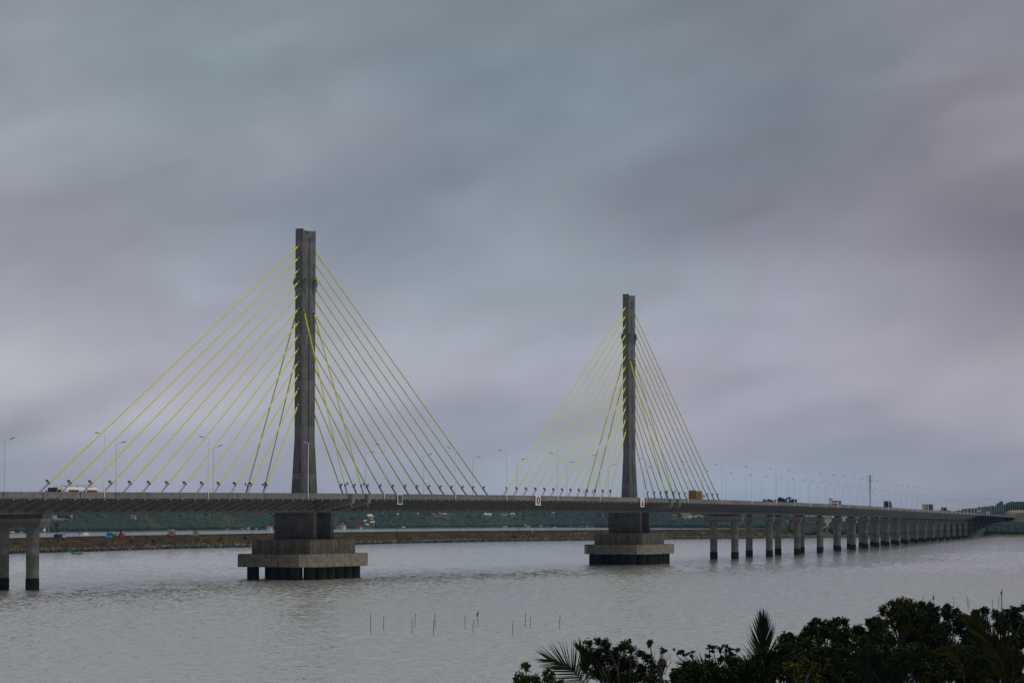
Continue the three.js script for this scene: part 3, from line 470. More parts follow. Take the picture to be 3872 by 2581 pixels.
function car(label, px, w, toCamera, paint) {
  const o = thing('car', label, 'car'); const body = part('body', [prism([[-2.1, 0.35], [2.1, 0.35], [2.1, 0.75], [1.9, 0.86], [0.9, 0.95], [-1.9, 0.98], [-2.12, 0.8]], -0.85, 0.85)], paint, o);
  part('cabin', [prism([[0.95, 0.94], [0.25, 1.42], [-1.35, 1.44], [-1.95, 0.97]], -0.72, 0.72)], M.glass, o); part('roof', [rbox(1.65, 0.06, 1.4, 0.03, -0.55, 1.46, 0)], paint, o);
  for (const k of [-1, 1]) part('headlight', [box(0.06, 0.14, 0.34, 2.1, 0.7, k * 0.6)], M.chrome, body); wheels(o, [-1.3, 1.35], 0.78, 0.31, 0.2); if (px !== null) place(o, px, w, toCamera); return o;
}
car('white car behind the dark maroon lorry on the bridge', 3586, 10.5, false, M.white);
car('white car seen just above the parapet left of the overhead road sign', 3656, 10.5, false, M.white);
car('dark car beneath the overhead road sign on the bridge', 3699, 10, false, mat(0.012, 0.018, 0.025, 0.3));
car('pale cream car nearest the orange earth bank on the bridge', 3777, 9, false, mat(0.7, 0.7, 0.58, 0.4));
car('small white car at the far end of the bridge in front of the orange bank', 3805, 10, false, M.white);
{ const o = thing('road_sign', 'white T shaped overhead road sign at the far end of the bridge', 'sign'); part('post', [cyl(V(0, 0, 0), V(0, 5.4, 0), 0.15, 0.15, 8)], M.lampPole, o); part('panel', [box(0.2, 0.5, 3.2, 0, 5.1, 0)], M.white, o); part('panel', [box(0.2, 0.45, 2, 0, 4.5, 0)], M.lampPole, o); const s = sOf(3706, -12.8); seat(o, s, -12.8, roadY(s)); }
{ // lattice mast of a mobile phone site
  const o = thing('radio_mast', 'slim red and white lattice radio mast rising behind the bridge deck', 'mast'); const base = atDist(3292, 1960, 2050), H = EYE + 0 + (1958 - 1812) * 2050 / FOCAL - 2; o.position.set(base.x, hillY(base.x, 2050), base.z);
  const n = 8, rd = mat(0.16, 0.03, 0.025, 0.7), wh = mat(0.25, 0.12, 0.11, 0.7); for (let i = 0; i < n; i++) { const y0 = i * H / n, y1 = (i + 1) * H / n, g = []; for (let k = 0; k < 3; k++) { const a = k * 2.094, b = (k + 1) * 2.094, r = 0.5; g.push(cyl(V(Math.cos(a) * r, y0, Math.sin(a) * r), V(Math.cos(a) * r, y1, Math.sin(a) * r), 0.14, 0.14, 5)); for (let q = 0; q < 2; q++) { const ya = mixf(y0, y1, q / 2), yb = mixf(y0, y1, (q + 1) / 2); g.push(cyl(V(Math.cos(a) * r, ya, Math.sin(a) * r), V(Math.cos(b) * r, yb, Math.sin(b) * r), 0.09, 0.09, 4)); } } part('lattice_section', g, i % 2 ? wh : rd, o); }
  for (const [y, r] of [[0.97, 1.8], [0.9, 1.6], [0.68, 1.7]]) for (let k = 0; k < 4; k++) part('antenna', [box(0.28, 1.9, 0.28, Math.cos(k * 1.57 + 0.4) * r, H * y, Math.sin(k * 1.57 + 0.4) * r)], M.pipe, o);
}

// ---------------------------------------------------------------- machines and things on the causeway
function onRoad(o, px, off, turn = 0) { const t = bankT(px), p = onBank(t, off, bankTop(t) + 0.02), q = onBank(t + 0.004, off, 0); o.position.copy(p); o.rotation.y = -Math.atan2(q.z - p.z, q.x - p.x) + turn; return o; }
{ const o = thing('tipper_truck', 'bright blue tipper truck parked on the causeway', 'truck', null); const bl = mat(0.01, 0.3, 0.62, 0.45), tl = mat(0.01, 0.13, 0.17, 0.6); chassis(o, -5, 2.5);
  const c = part('cab', [prism([[-0.2, 0.6], [-0.2, 2.75], [0.95, 2.7], [1.3, 1.8], [2.5, 1.6], [2.7, 1.3], [2.7, 0.6]].slice().reverse(), -1.2, 1.2)], bl, o); part('windscreen', [tris(quad([1.32, 1.82, 1.05], [1.32, 1.82, -1.05], [0.99, 2.55, -1.05], [0.99, 2.55, 1.05]))], M.glass, c); for (const k of [-1, 1]) part('side_window', [box(0.8, 0.6, 0.03, 0.45, 2.15, k * 1.21)], M.glass, c);
  part('visor', [box(0.5, 0.12, 2.3, 1.1, 2.78, 0)], bl, c); part('tipper_body', [prism([[-5.6, 1.2], [-5.7, 2.55], [-0.45, 2.65], [0.1, 3.1], [-0.5, 3.1], [-0.45, 1.2]].slice().reverse(), -1.25, 1.25)], tl, o); part('fuel_tank', [new THREE.CylinderGeometry(0.36, 0.36, 0.9, 12).rotateZ(1.5708).translate(-1, 0.75, 1.1)], M.white, o); wheels(o, [1.7, -3.4, -4.7], 1.05, 0.5); onRoad(o, 411, 15.6, Math.PI); o.scale.setScalar(0.85); }
{ const o = thing('paving_machine', 'red road paving machine with canopy behind the blue tipper', 'machine'); const r = mat(0.32, 0.02, 0.025, 0.5), k = mat(0.06, 0.05, 0.05, 0.7); part('hull', [prism([[-1.6, 0.3], [2, 0.3], [1.9, 1.0], [0.6, 1.3], [0.3, 2.3], [-0.7, 2.5], [-1.3, 1.2]], -1.1, 1.1)], r, o); part('hopper', [prism([[2, 0.4], [4, 0.35], [4.2, 1.2], [3.8, 0.9], [2, 0.8]], -1.3, 1.3)], r, o);
  part('exhaust', [cyl(V(0.1, 2.2, 0.3), V(0, 3.9, 0.3), 0.28, 0.16, 8)], r, o); part('canopy', [box(4.2, 0.1, 2.4, -0.3, 4.0, 0)], k, o); part('canopy_post', [-2.1, 1.6].flatMap((x) => [-1, 1].map((z) => cyl(V(x, 1.1, z), V(x, 4, z), 0.06, 0.06, 5))), k, o); part('screed', [box(1.2, 0.8, 2.9, -2.3, 0.5, 0)], k, o); part('track', [rbox(3.2, 0.7, 0.5, 0.3, 0, 0.36, 1.05), rbox(3.2, 0.7, 0.5, 0.3, 0, 0.36, -1.05)], M.tyre, o); onRoad(o, 463, 16.4, Math.PI); o.scale.setScalar(0.95); }
{ const o = thing('worker', 'person in dark clothes riding on the red paving machine', 'person'); const t = bankT(461), p = onBank(t, 16.4, bankTop(t) + 1.75); o.position.copy(p); figure(o, mat(0.05, 0.07, 0.1, 0.9), mat(0.03, 0.03, 0.04, 0.9), 0.95); }
function roller(px, label, paint, roof, big) {
  const o = thing('road_roller', label, 'machine'); part('hull', [rbox(big ? 4.4 : 2.6, 1.15, 1.9, 0.2, big ? 0 : -0.6, 1.35, 0)], paint, o); part('engine_cover', [rbox(1.7, 0.9, 1.7, 0.15, big ? -1.6 : -1.2, 2.0, 0)], paint, o);
  for (const [x, y] of [[0.9, 2.0], [-0.5, 2.0]]) for (const k of [-1, 1]) part('canopy_post', [cyl(V(x, y - 0.6, k * 0.75), V(x, 3.3, k * 0.75), 0.06, 0.06, 6)], M.black, o); part('canopy', [rbox(2.5, 0.16, 2, 0.06, 0.2, 3.38, 0)], roof, o); part('seat', [rbox(0.6, 0.9, 0.6, 0.1, 0.1, 2.2, 0)], M.black, o);
  if (big) { wheels(o, [1.5, -1.5], 0.8, 0.55, 0.7); } else { part('drum', [new THREE.CylinderGeometry(0.75, 0.75, 1.9, 20).rotateX(Math.PI / 2).translate(1.9, 0.75, 0)], M.chrome, o); part('drum_frame', [box(2.4, 0.3, 2.2, 1.6, 1.1, 0)], paint, o); wheels(o, [-1.1], 0.8, 0.75, 0.5); } onRoad(o, px, 15.6, Math.PI); return o;
}
roller(641, 'orange road roller with a white canopy on the causeway', mat(0.3, 0.13, 0.025, 0.6), M.white, true);
roller(735, 'yellow road roller with a dark canopy beside the causeway utility pole', mat(0.33, 0.25, 0.02, 0.6), M.black, false);
{ const o = thing('loader', 'black and white loader working at the left end of the causeway', 'machine'); part('hull', [rbox(3.9, 1.9, 2, 0.2, -2.3, 1.5, 0)], M.black, o); part('exhaust', [cyl(V(-3.3, 2.3, 0), V(-3.3, 3.9, 0), 0.14, 0.12, 8)], M.black, o); const c = part('cab', [rbox(1.9, 1.9, 1.8, 0.1, 1, 2.15, 0)], mat(0.55, 0.57, 0.5, 0.5), o); for (const k of [-1, 1]) { part('side_window', [box(0.65, 0.7, 0.03, 0.55, 2.5, k * 0.915)], M.glass, c); part('side_window', [box(0.65, 0.7, 0.03, 1.45, 2.5, k * 0.915)], M.glass, c); } part('bonnet', [prism([[1.9, 0.7], [3.0, 0.7], [2.9, 1.5], [1.9, 1.9]], -0.9, 0.9)], mat(0.4, 0.41, 0.33, 0.6), o); wheels(o, [-3, 1.6], 0.95, 0.6, 0.4); onRoad(o, 222, 15.4, 0);
  const R = rng(3), g = []; for (let i = 0; i < 14; i++) { const t = i / 13; g.push(new THREE.IcosahedronGeometry(0.3 + 0.5 * t, 1).translate(-3.3 - 1.1 * t + (R() - 0.5) * 0.9, 4.1 + 2.6 * t, (R() - 0.5) * 0.8)); }
  const sm = part('smoke', g, new THREE.MeshStandardMaterial({ color: new THREE.Color().setRGB(0.05, 0.04, 0.045), roughness: 1, transparent: true, opacity: 0.16, depthWrite: false }), scene); sm.position.copy(o.position); sm.rotation.copy(o.rotation); tag(sm, 'puff of dark exhaust smoke above the black and white loader', 'smoke', null, 'stuff'); }
function figure(o, top, legs, k = 1) { // one continuous standing body turned on the lathe-like stack of ellipses
  const lv = [[0, 0.1, 0.13], [0.1, 0.09, 0.15], [0.5, 0.12, 0.2], [0.85, 0.15, 0.21], [1.0, 0.14, 0.19], [1.3, 0.16, 0.24], [1.42, 0.12, 0.22], [1.5, 0.06, 0.07], [1.55, 0.085, 0.085], [1.64, 0.105, 0.095], [1.72, 0.08, 0.07], [1.76, 0.02, 0.02]].map(([y, a, b]) => ({ y: y * k, pts: Array.from({ length: 10 }, (_, i) => [Math.cos(-i / 10 * 6.2832) * a, Math.sin(-i / 10 * 6.2832) * b]) })); const m = part('body', [loft(lv)], legs, o); part('jacket', [loft(lv.slice(3, 7).map((l) => ({ y: l.y, pts: l.pts.map(([a, b]) => [a * 1.12, b * 1.12]) }))), cyl(V(0, 1.36 * k, 0.24), V(0.1, 0.85 * k, 0.3), 0.06, 0.045, 7), cyl(V(0, 1.36 * k, -0.24), V(0.1, 0.85 * k, -0.3), 0.06, 0.045, 7)], top, o); return o;
}
for (const [px, label] of [[382, 'dark utility pole behind the blue tipper truck'], [711, 'dark utility pole left of the yellow road roller'], [1028, 'utility pole on the causeway just left of the nearer pier'], [1301, 'utility pole on the causeway just right of the nearer pier'], [1562, 'utility pole on the causeway under the green board'], [1793, 'utility pole on the causeway left of the round dark bush'], [2020, 'utility pole on the causeway under the red zero board'], [2228, 'utility pole on the causeway left of the farther pier'], [2623, 'utility pole on the causeway left of the first column bent']]) {
  const o = thing('utility_pole', label, 'utility pole', 'utility poles along the causeway'); part('post', [cyl(V(0, -0.5, 0), V(0, 7.6, 0), 0.16, 0.11, 8)], mat(0.1, 0.085, 0.07, 0.9), o); part('crossarm', [box(1.7, 0.12, 0.12, 0, 7.1, 0)], mat(0.07, 0.06, 0.05, 0.9), o); part('insulator', [-0.75, 0, 0.75].map((x) => cyl(V(x, 7.15, 0), V(x, 7.4, 0), 0.05, 0.05, 5)), M.pipe, o); onRoad(o, px, 25.5);
}
{ const o = thing('marker_post', 'short white marker post standing on the causeway grass', 'post'); part('post', [box(0.3, 1.9, 0.3, 0, 0.8, 0)], M.white, o); part('cap', [new THREE.ConeGeometry(0.22, 0.25, 4).rotateY(0.785).translate(0, 1.87, 0)], M.white, o); onRoad(o, 1995, 12.5); }
{ const o = thing('traffic_cone', 'small orange traffic barrel on the causeway right of the paving machine', 'barrel'); part('drum', [new THREE.CylinderGeometry(0.28, 0.34, 1, 12).translate(0, 0.5, 0)], mat(0.6, 0.13, 0.05, 0.6), o); part('band', [new THREE.CylinderGeometry(0.312, 0.322, 0.2, 12).translate(0, 0.6, 0)], M.white, o); onRoad(o, 531, 20); }
// boats
{ const o = thing('rowing_boat', 'small turquoise open boat on the water below the causeway', 'boat'); const g = []; const st = []; for (let i = 0; i <= 12; i++) { const t = i / 12 * 2 - 1, w = 0.62 * Math.pow(1 - t * t * 0.98, 0.6) + 0.02, sh = 0.42 + 0.3 * Math.pow(Math.abs(t), 2.5); st.push({ x: t * 2.15, w, sh }); }
  const f = []; for (let i = 0; i < 12; i++) { const a = st[i], b = st[i + 1]; const pt = (q) => [[q.x, q.sh, q.w], [q.x, 0, q.w * 0.75], [q.x * 0.96, -0.15, 0], [q.x, 0, -q.w * 0.75], [q.x, q.sh, -q.w]]; const A = pt(a), B = pt(b); for (let k = 0; k < 4; k++) f.push(...quad(A[k], A[k + 1], B[k + 1], B[k])); }
  part('hull', [tris(f)], new THREE.MeshStandardMaterial({ color: new THREE.Color().setRGB(0.01, 0.2, 0.14), roughness: 0.5, side: THREE.DoubleSide }), o); part('thwart', [box(0.25, 0.05, 1.1, -0.7, 0.3, 0), box(0.25, 0.05, 1.1, 0.8, 0.3, 0)], mat(0.25, 0.2, 0.12, 0.8), o); const p = onLevel(290, 2094, 0); o.position.copy(p).setY(0.05); o.rotation.y = 0.05; o.scale.setScalar(0.93);
  const w = thing('fisherman', 'person in dark clothes standing in the small turquoise boat', 'person'); w.position.copy(p).setY(0.12); w.position.x += 0.35; figure(w, mat(0.015, 0.016, 0.02, 0.9), mat(0.012, 0.012, 0.016, 0.9), 0.62); }
{ const o = thing('motor_boat', 'small white cabin boat on the far water behind the causeway', 'boat'); part('hull', [prism([[-2.6, 0.1], [2.2, 0.1], [3, 1.05], [-2.7, 0.9]], -0.95, 0.95)], M.white, o); const c = part('cabin', [rbox(2.4, 1.3, 1.5, 0.12, -0.4, 1.55, 0)], M.white, o); for (const k of [-1, 1]) part('window', [box(0.7, 0.45, 0.03, -0.9, 1.75, k * 0.765), box(0.7, 0.45, 0.03, 0.1, 1.75, k * 0.765)], M.glass, c); part('mast', [cyl(V(-0.4, 2.2, 0), V(-0.4, 3.3, 0), 0.05, 0.04, 6)], M.pipe, o); o.position.copy(onLevel(325, 2021, 0)).setY(-0.1); o.rotation.y = 0.2; }
// stakes in the water, some with a cormorant on top
function bird(p, label, k = 1) {
  const o = thing('cormorant', label, 'bird', null), m = mat(0.012, 0.012, 0.014, 0.7); const prof = [[0, 0, 0.02], [0.05, 0.01, 0.05], [0.16, 0.0, 0.1], [0.3, 0.0, 0.115], [0.42, 0.02, 0.08], [0.5, 0.05, 0.045], [0.62, 0.06, 0.035], [0.68, 0.08, 0.045], [0.73, 0.09, 0.035], [0.75, 0.09, 0.01]];
  part('body', [loft(prof.map(([y, x, r]) => ({ y: y - 0.05, pts: Array.from({ length: 9 }, (_, i) => [x + Math.cos(-i / 9 * 6.2832) * r, Math.sin(-i / 9 * 6.2832) * r]) })))], m, o); part('beak', [cyl(V(0.11, 0.63, 0), V(0.25, 0.65, 0), 0.018, 0.008, 6)], mat(0.2, 0.14, 0.05, 0.6), o); part('tail', [cyl(V(-0.05, 0.08, 0), V(-0.22, -0.22, 0), 0.06, 0.03, 6)], m, o); for (const z of [-1, 1]) { part('wing', [new THREE.SphereGeometry(0.1, 8, 6).scale(0.9, 2, 0.35).rotateZ(-0.25).translate(-0.04, 0.22, z * 0.1)], m, o); part('foot', [box(0.1, 0.03, 0.05, 0.03, -0.05, z * 0.04)], mat(0.05, 0.04, 0.03, 0.8), o); } o.position.copy(p); o.scale.setScalar(k); return o;
}
const stakeMat = mat(0.05, 0.042, 0.036, 0.9), R7 = rng(7);
[[1402, 2392, 72, 'leftmost of the middle group'], [1450, 2382, 53, 'second from the left of the middle group'], [1558, 2391, 50, 'in front of the third pair from the left'], [1569, 2369, 50, 'at the back of the third pair from the left'], [1639, 2394, 51, 'in front of the fourth pair from the left'], [1645, 2362, 44, 'at the back of the fourth pair from the left'], [1758, 2377, 47, 'left of the stake that carries a bird'], [1789, 2389, 45, 'in front of the stake that carries a bird'], [1807, 2364, 38, 'carrying a dark bird in the middle group'], [1939, 2395, 48, 'alone right of the bird stake and nearest the shore'], [1987, 2361, 46, 'tallest of the right hand pair in the middle group'], [2005, 2371, 44, 'shorter of the right hand pair in the middle group'], [2117, 2375, 49, 'rightmost of the middle group above the palm frond'],
  [3492, 2292, 38, 'behind the tree tops and left of the left bird stake'], [3533, 2300, 36, 'carrying the left bird behind the tree tops'], [3608, 2288, 33, 'right of the left bird stake behind the tree tops'], [3659, 2287, 33, 'back one of a pair between the bird stakes'], [3666, 2302, 35, 'front one of a pair between the bird stakes'], [3755, 2306, 38, 'left of the thick stake with the right bird'], [3778, 2290, 34, 'directly left of the thick stake with a bird'], [3789, 2300, 56, 'thick one carrying the right bird'], [3868, 2300, 32, 'at the right edge behind the tree tops']].forEach(([px, py, h, where]) => {
  const p = onLevel(px, py, 0), H = h * -p.z / FOCAL, thick = h === 56 ? 0.065 : 0.034, o = thing('stake', 'thin dark wooden stake, ' + where, 'stake', 'wooden stakes standing in the lagoon'), lx = (R7() - 0.5) * 0.12, bend = (R7() - 0.5) * 0.05;
  const c = new THREE.CatmullRomCurve3([V(0, -0.6, 0), V(bend, H * 0.4, 0), V(lx, H, 0)]); part('shaft', [new THREE.TubeGeometry(c, 6, thick, 6)], stakeMat, o); if (R7() < 0.55) part('knot', [box(0.12, 0.035, 0.05, lx + 0.03, H - 0.02, 0)], stakeMat, o); o.position.copy(p);
  if (where.includes('carrying')) bird(V(p.x + lx, H, p.z), px < 2000 ? 'dark cormorant perched on a stake in the middle of the water' : px < 3600 ? 'dark cormorant perched on the stake just behind the tall tree top' : 'dark cormorant perched on the thick stake at the far right', px < 2000 ? 0.85 : 0.95);
});
// ---------------------------------------------------------------- far woods: crowns that read as one mass
function crownBlob(seed, det = 2) { let g = new THREE.IcosahedronGeometry(1, det); g = mergeVertices(g.deleteAttribute('uv') && g.deleteAttribute('normal') ? g : g); const p = g.attributes.position; for (let i = 0; i < p.count; i++) { const x = p.getX(i), y = p.getY(i), z = p.getZ(i), k = 0.72 + 0.55 * fbm(x * 2.1 + seed, y * 2.1 + z * 1.7 + 9, 3, seed); p.setXYZ(i, x * k, y * k * (y < 0 ? 0.7 : 1), z * k); } g.computeVertexNormals(); return g; }
const leafMat = new THREE.MeshStandardMaterial({ color: 0xffffff, roughness: 0.9 });
function wood(name, label, list) { const im = new THREE.InstancedMesh(crownBlob(name.length, 2), leafMat, list.length), d = new THREE.Object3D(), c = new THREE.Color(); list.forEach((e, i) => { d.position.set(e[0], e[1], e[2]); d.scale.set(e[3], e[4], e[3]); d.rotation.set(0, e[5], 0); d.updateMatrix(); im.setMatrixAt(i, d.matrix); im.setColorAt(i, c.setRGB(e[6], e[7], e[8])); }); im.name = name; im.castShadow = im.receiveShadow = true; tag(im, label, 'trees', null, 'stuff'); scene.add(im); }
// ---------------------------------------------------------------- houses, each standing on its slope
// px of the middle, py of the base, width and height in photograph pixels, roof, wall, form, words
const HP = { w: [0.68, 0.68, 0.66], c: [0.62, 0.55, 0.42], r: [0.28, 0.09, 0.075], p: [0.42, 0.27, 0.25], g: [0.3, 0.3, 0.31], b: [0.2, 0.14, 0.12], t: [0.12, 0.36, 0.36], d: [0.32, 0.04, 0.05], n: [0.09, 0.5, 0.12], o: [0.5, 0.16, 0.06], y: [0.66, 0.56, 0.36], k: [0.12, 0.1, 0.12], u: [0.3, 0.45, 0.55] };
const homes = [
  [40, 2013, 22, 4, 'w', 'g', 'shed', 'long low white roofed shed by the far shore between the left columns'], [70, 2012, 26, 3, 'g', 'g', 'shed', 'long low grey shed right of the white one between the left columns'],
  [157, 2003, 24, 13, 'r', 'w', 'gable', 'white house with a red roof just right of the left column'], [177, 2003, 18, 9, 'g', 'g', 'gable', 'grey house beside the red roofed one right of the left column'],
  [187, 1956, 26, 13, 't', 't', 'flat', 'teal building tight under the deck at the left crossbeam'], [203, 1957, 14, 9, 'c', 'c', 'flat', 'cream block right of the teal building at the left crossbeam'],
  [258, 1955, 30, 7, 'w', 'g', 'mono', 'house with a wide bright white roof above the bare earth slope'], [292, 1948, 16, 6, 'w', 'p', 'mono', 'small white roofed house right of the wide white roof'],
  [231, 2001, 12, 6, 'w', 'g', 'mono', 'small shed low on the hill left of the white motor boat'], [243, 1996, 12, 4, 'w', 'w', 'shed', 'tiny white shed above the shed left of the white motor boat'],
  [367, 1950, 22, 7, 'p', 'p', 'gable', 'pinkish house under the deck above the blue tipper truck'], [499, 1957, 29, 11, 'r', 'w', 'hip', 'red roofed white house alone on the wooded hill'], [620, 1956, 6, 5, 'w', 'w', 'gable', 'tiny white hut alone on the wooded hill above the orange roller'], [679, 1949, 6, 6, 'w', 'p', 'gable', 'tiny pale house under the deck right of the hut'], [697, 1948, 9, 8, 'r', 'p', 'gable', 'small pink house under the deck above the yellow roller'],
  [774, 1945, 20, 5, 'w', 'w', 'mono', 'white slab roofed house touching the deck left of the nearer pier'], [800, 1949, 9, 6, 'u', 'u', 'flat', 'pale blue house below the white slab roof'], [814, 1942, 8, 5, 'w', 'w', 'gable', 'small white house right of the pale blue house'], [1026, 1945, 18, 7, 'w', 'p', 'gable', 'whitish house under the deck touching the nearer pier'], [1024, 1980, 11, 6, 'w', 'r', 'mono', 'white roof above the long colonnaded building by the nearer pier'],
  [1008, 2000, 42, 12, 'r', 'w', 'hall', 'long white building with red roof on the shore left of the nearer pier'], [912, 2002, 26, 6, 'g', 'g', 'gable', 'low grey shed with gable on the far shore'], [936, 2001, 14, 8, 'w', 'g', 'mono', 'shed with slanted pale roof on the far shore'], [968, 2000, 11, 5, 'w', 'g', 'gable', 'small whitish shed right of the slanted roof shed'], [857, 2002, 10, 5, 'p', 'g', 'shed', 'lone tiny shed left of the grey sheds on the far shore'],
  [1292, 1996, 29, 22, 'r', 'w', 'tall', 'two storey white house with red roof right of the nearer pier'], [1264, 1998, 24, 13, 'b', 'b', 'gable', 'brown house between the nearer pier and the two storey white house'],
  [1356, 1986, 18, 16, 'd', 'd', 'flat', 'bright red walled house on the hill right of the nearer pier'], [1360, 1997, 15, 9, 'd', 'w', 'gable', 'red and white hut at the water below the red walled house'], [1378, 1976, 17, 12, 'w', 'g', 'mono', 'grey house with pale roofs right of the red walled house'], [1387, 1987, 18, 8, 'w', 'g', 'mono', 'low pale roof below the grey house right of the red house'],
  [1398, 1961, 28, 18, 'y', 'w', 'hip', 'large house with a cream hipped roof high on the hill'], [1408, 1984, 18, 16, 'y', 'g', 'mono', 'tall grey house with a cream roof below the large hipped one'], [1430, 1980, 5, 7, 'w', 'w', 'flat', 'tiny white shed alone right of the cream roofed houses'], [1440, 1945, 15, 6, 'y', 'g', 'mono', 'cream roofed house tight under the deck right of the hipped one'],
  [1497, 1948, 22, 8, 'w', 'g', 'hip', 'white roofed house under the deck below the green board'], [1514, 1948, 11, 4, 'w', 'w', 'gable', 'small white house right of the white roofed one below the green board'], [1573, 1943, 22, 5, 'w', 'w', 'hip', 'wide bright white roof tight under the deck between the masts'], [1522, 1996, 19, 6, 'w', 'k', 'mono', 'shelter with a long slanted white roof on the far shore'],
  [1611, 1942, 17, 4, 'w', 'w', 'shed', 'thin white roof under the deck right of the wide bright one'], [1641, 1954, 16, 14, 'c', 'p', 'flat', 'pink block house under the deck between the masts'], [1660, 1943, 18, 7, 'y', 'p', 'mono', 'cream roofed house right of the pink block'], [1677, 1949, 24, 10, 'p', 'p', 'hall', 'long pinkish grey block of flats between the masts'], [1700, 1951, 18, 11, 'g', 'p', 'flat', 'greyish block right of the long pinkish one'], [1778, 1948, 7, 9, 'p', 'd', 'flat', 'narrow rosy house alone between the masts'],
  [1828, 1941, 22, 5, 'y', 'w', 'mono', 'cream flat roof above the white house with dark opening'], [1845, 1949, 28, 8, 'w', 'w', 'hall', 'white house with a dark opening left of the red zero board'], [1906, 1948, 28, 9, 'p', 'w', 'flat', 'pinkish white terrace at the top of a pale green slope'], [1936, 1947, 22, 8, 'w', 'c', 'mono', 'house with a big tilted white roof beside the pale terrace'], [1952, 1942, 14, 5, 'b', 'p', 'gable', 'brownish house behind the big tilted white roof'], [1909, 1993, 15, 4, 'w', 'k', 'shed', 'low white roofed boathouse on the shore left of the red zero board'],
  [1940, 1995, 10, 3, 'w', 'w', 'flat', 'tiny white boathouse right at the water below the zero board'], [1985, 1991, 16, 10, 'g', 'g', 'gable', 'grey gabled house on the shore right of the zero board'], [1997, 1993, 14, 5, 'w', 'p', 'mono', 'pink walled shelter with white roof beside the grey gabled house'], [2045, 1991, 12, 8, 'g', 'w', 'gable', 'whitish gabled house on the shore between zero board and right mast'], [2068, 1992, 15, 4, 'g', 'g', 'shed', 'long grey shed right of the whitish gabled house'], [2096, 1995, 12, 3, 'w', 'w', 'flat', 'white float house at the water left of the right mast'], [2154, 1992, 11, 4, 'p', 'w', 'gable', 'pink roofed hut on the shore left of the right mast'],
  [2016, 1944, 12, 6, 'p', 'g', 'gable', 'pinkish house under the deck above the grey gabled house'], [2093, 1943, 22, 8, 'w', 'u', 'gable', 'pale greenish white house under the deck left of the right mast'], [2201, 1979, 8, 6, 'w', 'c', 'flat', 'pale cube house above the dark brown huts'], [2198, 1993, 22, 9, 'k', 'k', 'gable', 'dark brown huts on the shore left of the pale green kiosk'], [2240, 1990, 20, 10, 'k', 'b', 'gable', 'dark brown house right of the pale green kiosk'], [2221, 1994, 7, 8, 'w', 'u', 'flat', 'pale green kiosk on the shore left of the farther pier'], [2266, 1946, 13, 5, 'w', 'w', 'mono', 'white roofed house under the deck left of the farther pier'], [2284, 1952, 15, 11, 't', 't', 'flat', 'bright turquoise house touching the farther pier'],
  [2552, 1954, 28, 9, 'r', 'p', 'hip', 'reddish hipped house under the deck right of the farther pier'], [2594, 1946, 34, 6, 'p', 'p', 'shed', 'long pink roof under the deck above the bare earth'], [2592, 1957, 12, 6, 'w', 'c', 'gable', 'small pale house on the bare earth left of the column bent'], [2609, 1957, 12, 5, 'w', 'b', 'mono', 'small house with tilted bright roof on the bare earth'], [2598, 1977, 8, 6, 'c', 'c', 'gable', 'lone pale hut below the bare earth patch'],
  [2980, 1998, 24, 11, 'b', 'b', 'gable', 'brown barn seen between the third and fourth column bents']];
const nearHomes = [[3129, 2001, 28, 14, 'o', 'n', 'gable', 'bright green house with an orange roof on the causeway', 1790], [3127, 1957, 40, 10, 'w', 'w', 'hip', 'big white pavilion roof under the deck above the green house', 2100], [3193, 1957, 15, 8, 'g', 'w', 'flat', 'white block seen through the gap right of the pavilion roof', 2060], [3236, 1957, 20, 7, 't', 'w', 'gable', 'pale house with greenish roof seen through the bearing gaps', 2060], [3286, 1957, 17, 6, 'w', 'u', 'flat', 'pale blue white house seen through the bearing gaps', 2060], [3238, 2003, 11, 11, 'o', 'w', 'gable', 'small white house with orange roof between two column bents', 1800], [3285, 1990, 9, 10, 'w', 'o', 'flat', 'narrow orange house glimpsed between column bents', 1850], [3142, 1895, 14, 12, 'c', 'w', 'flat', 'white building behind the white lorry on the bridge', 2150]];
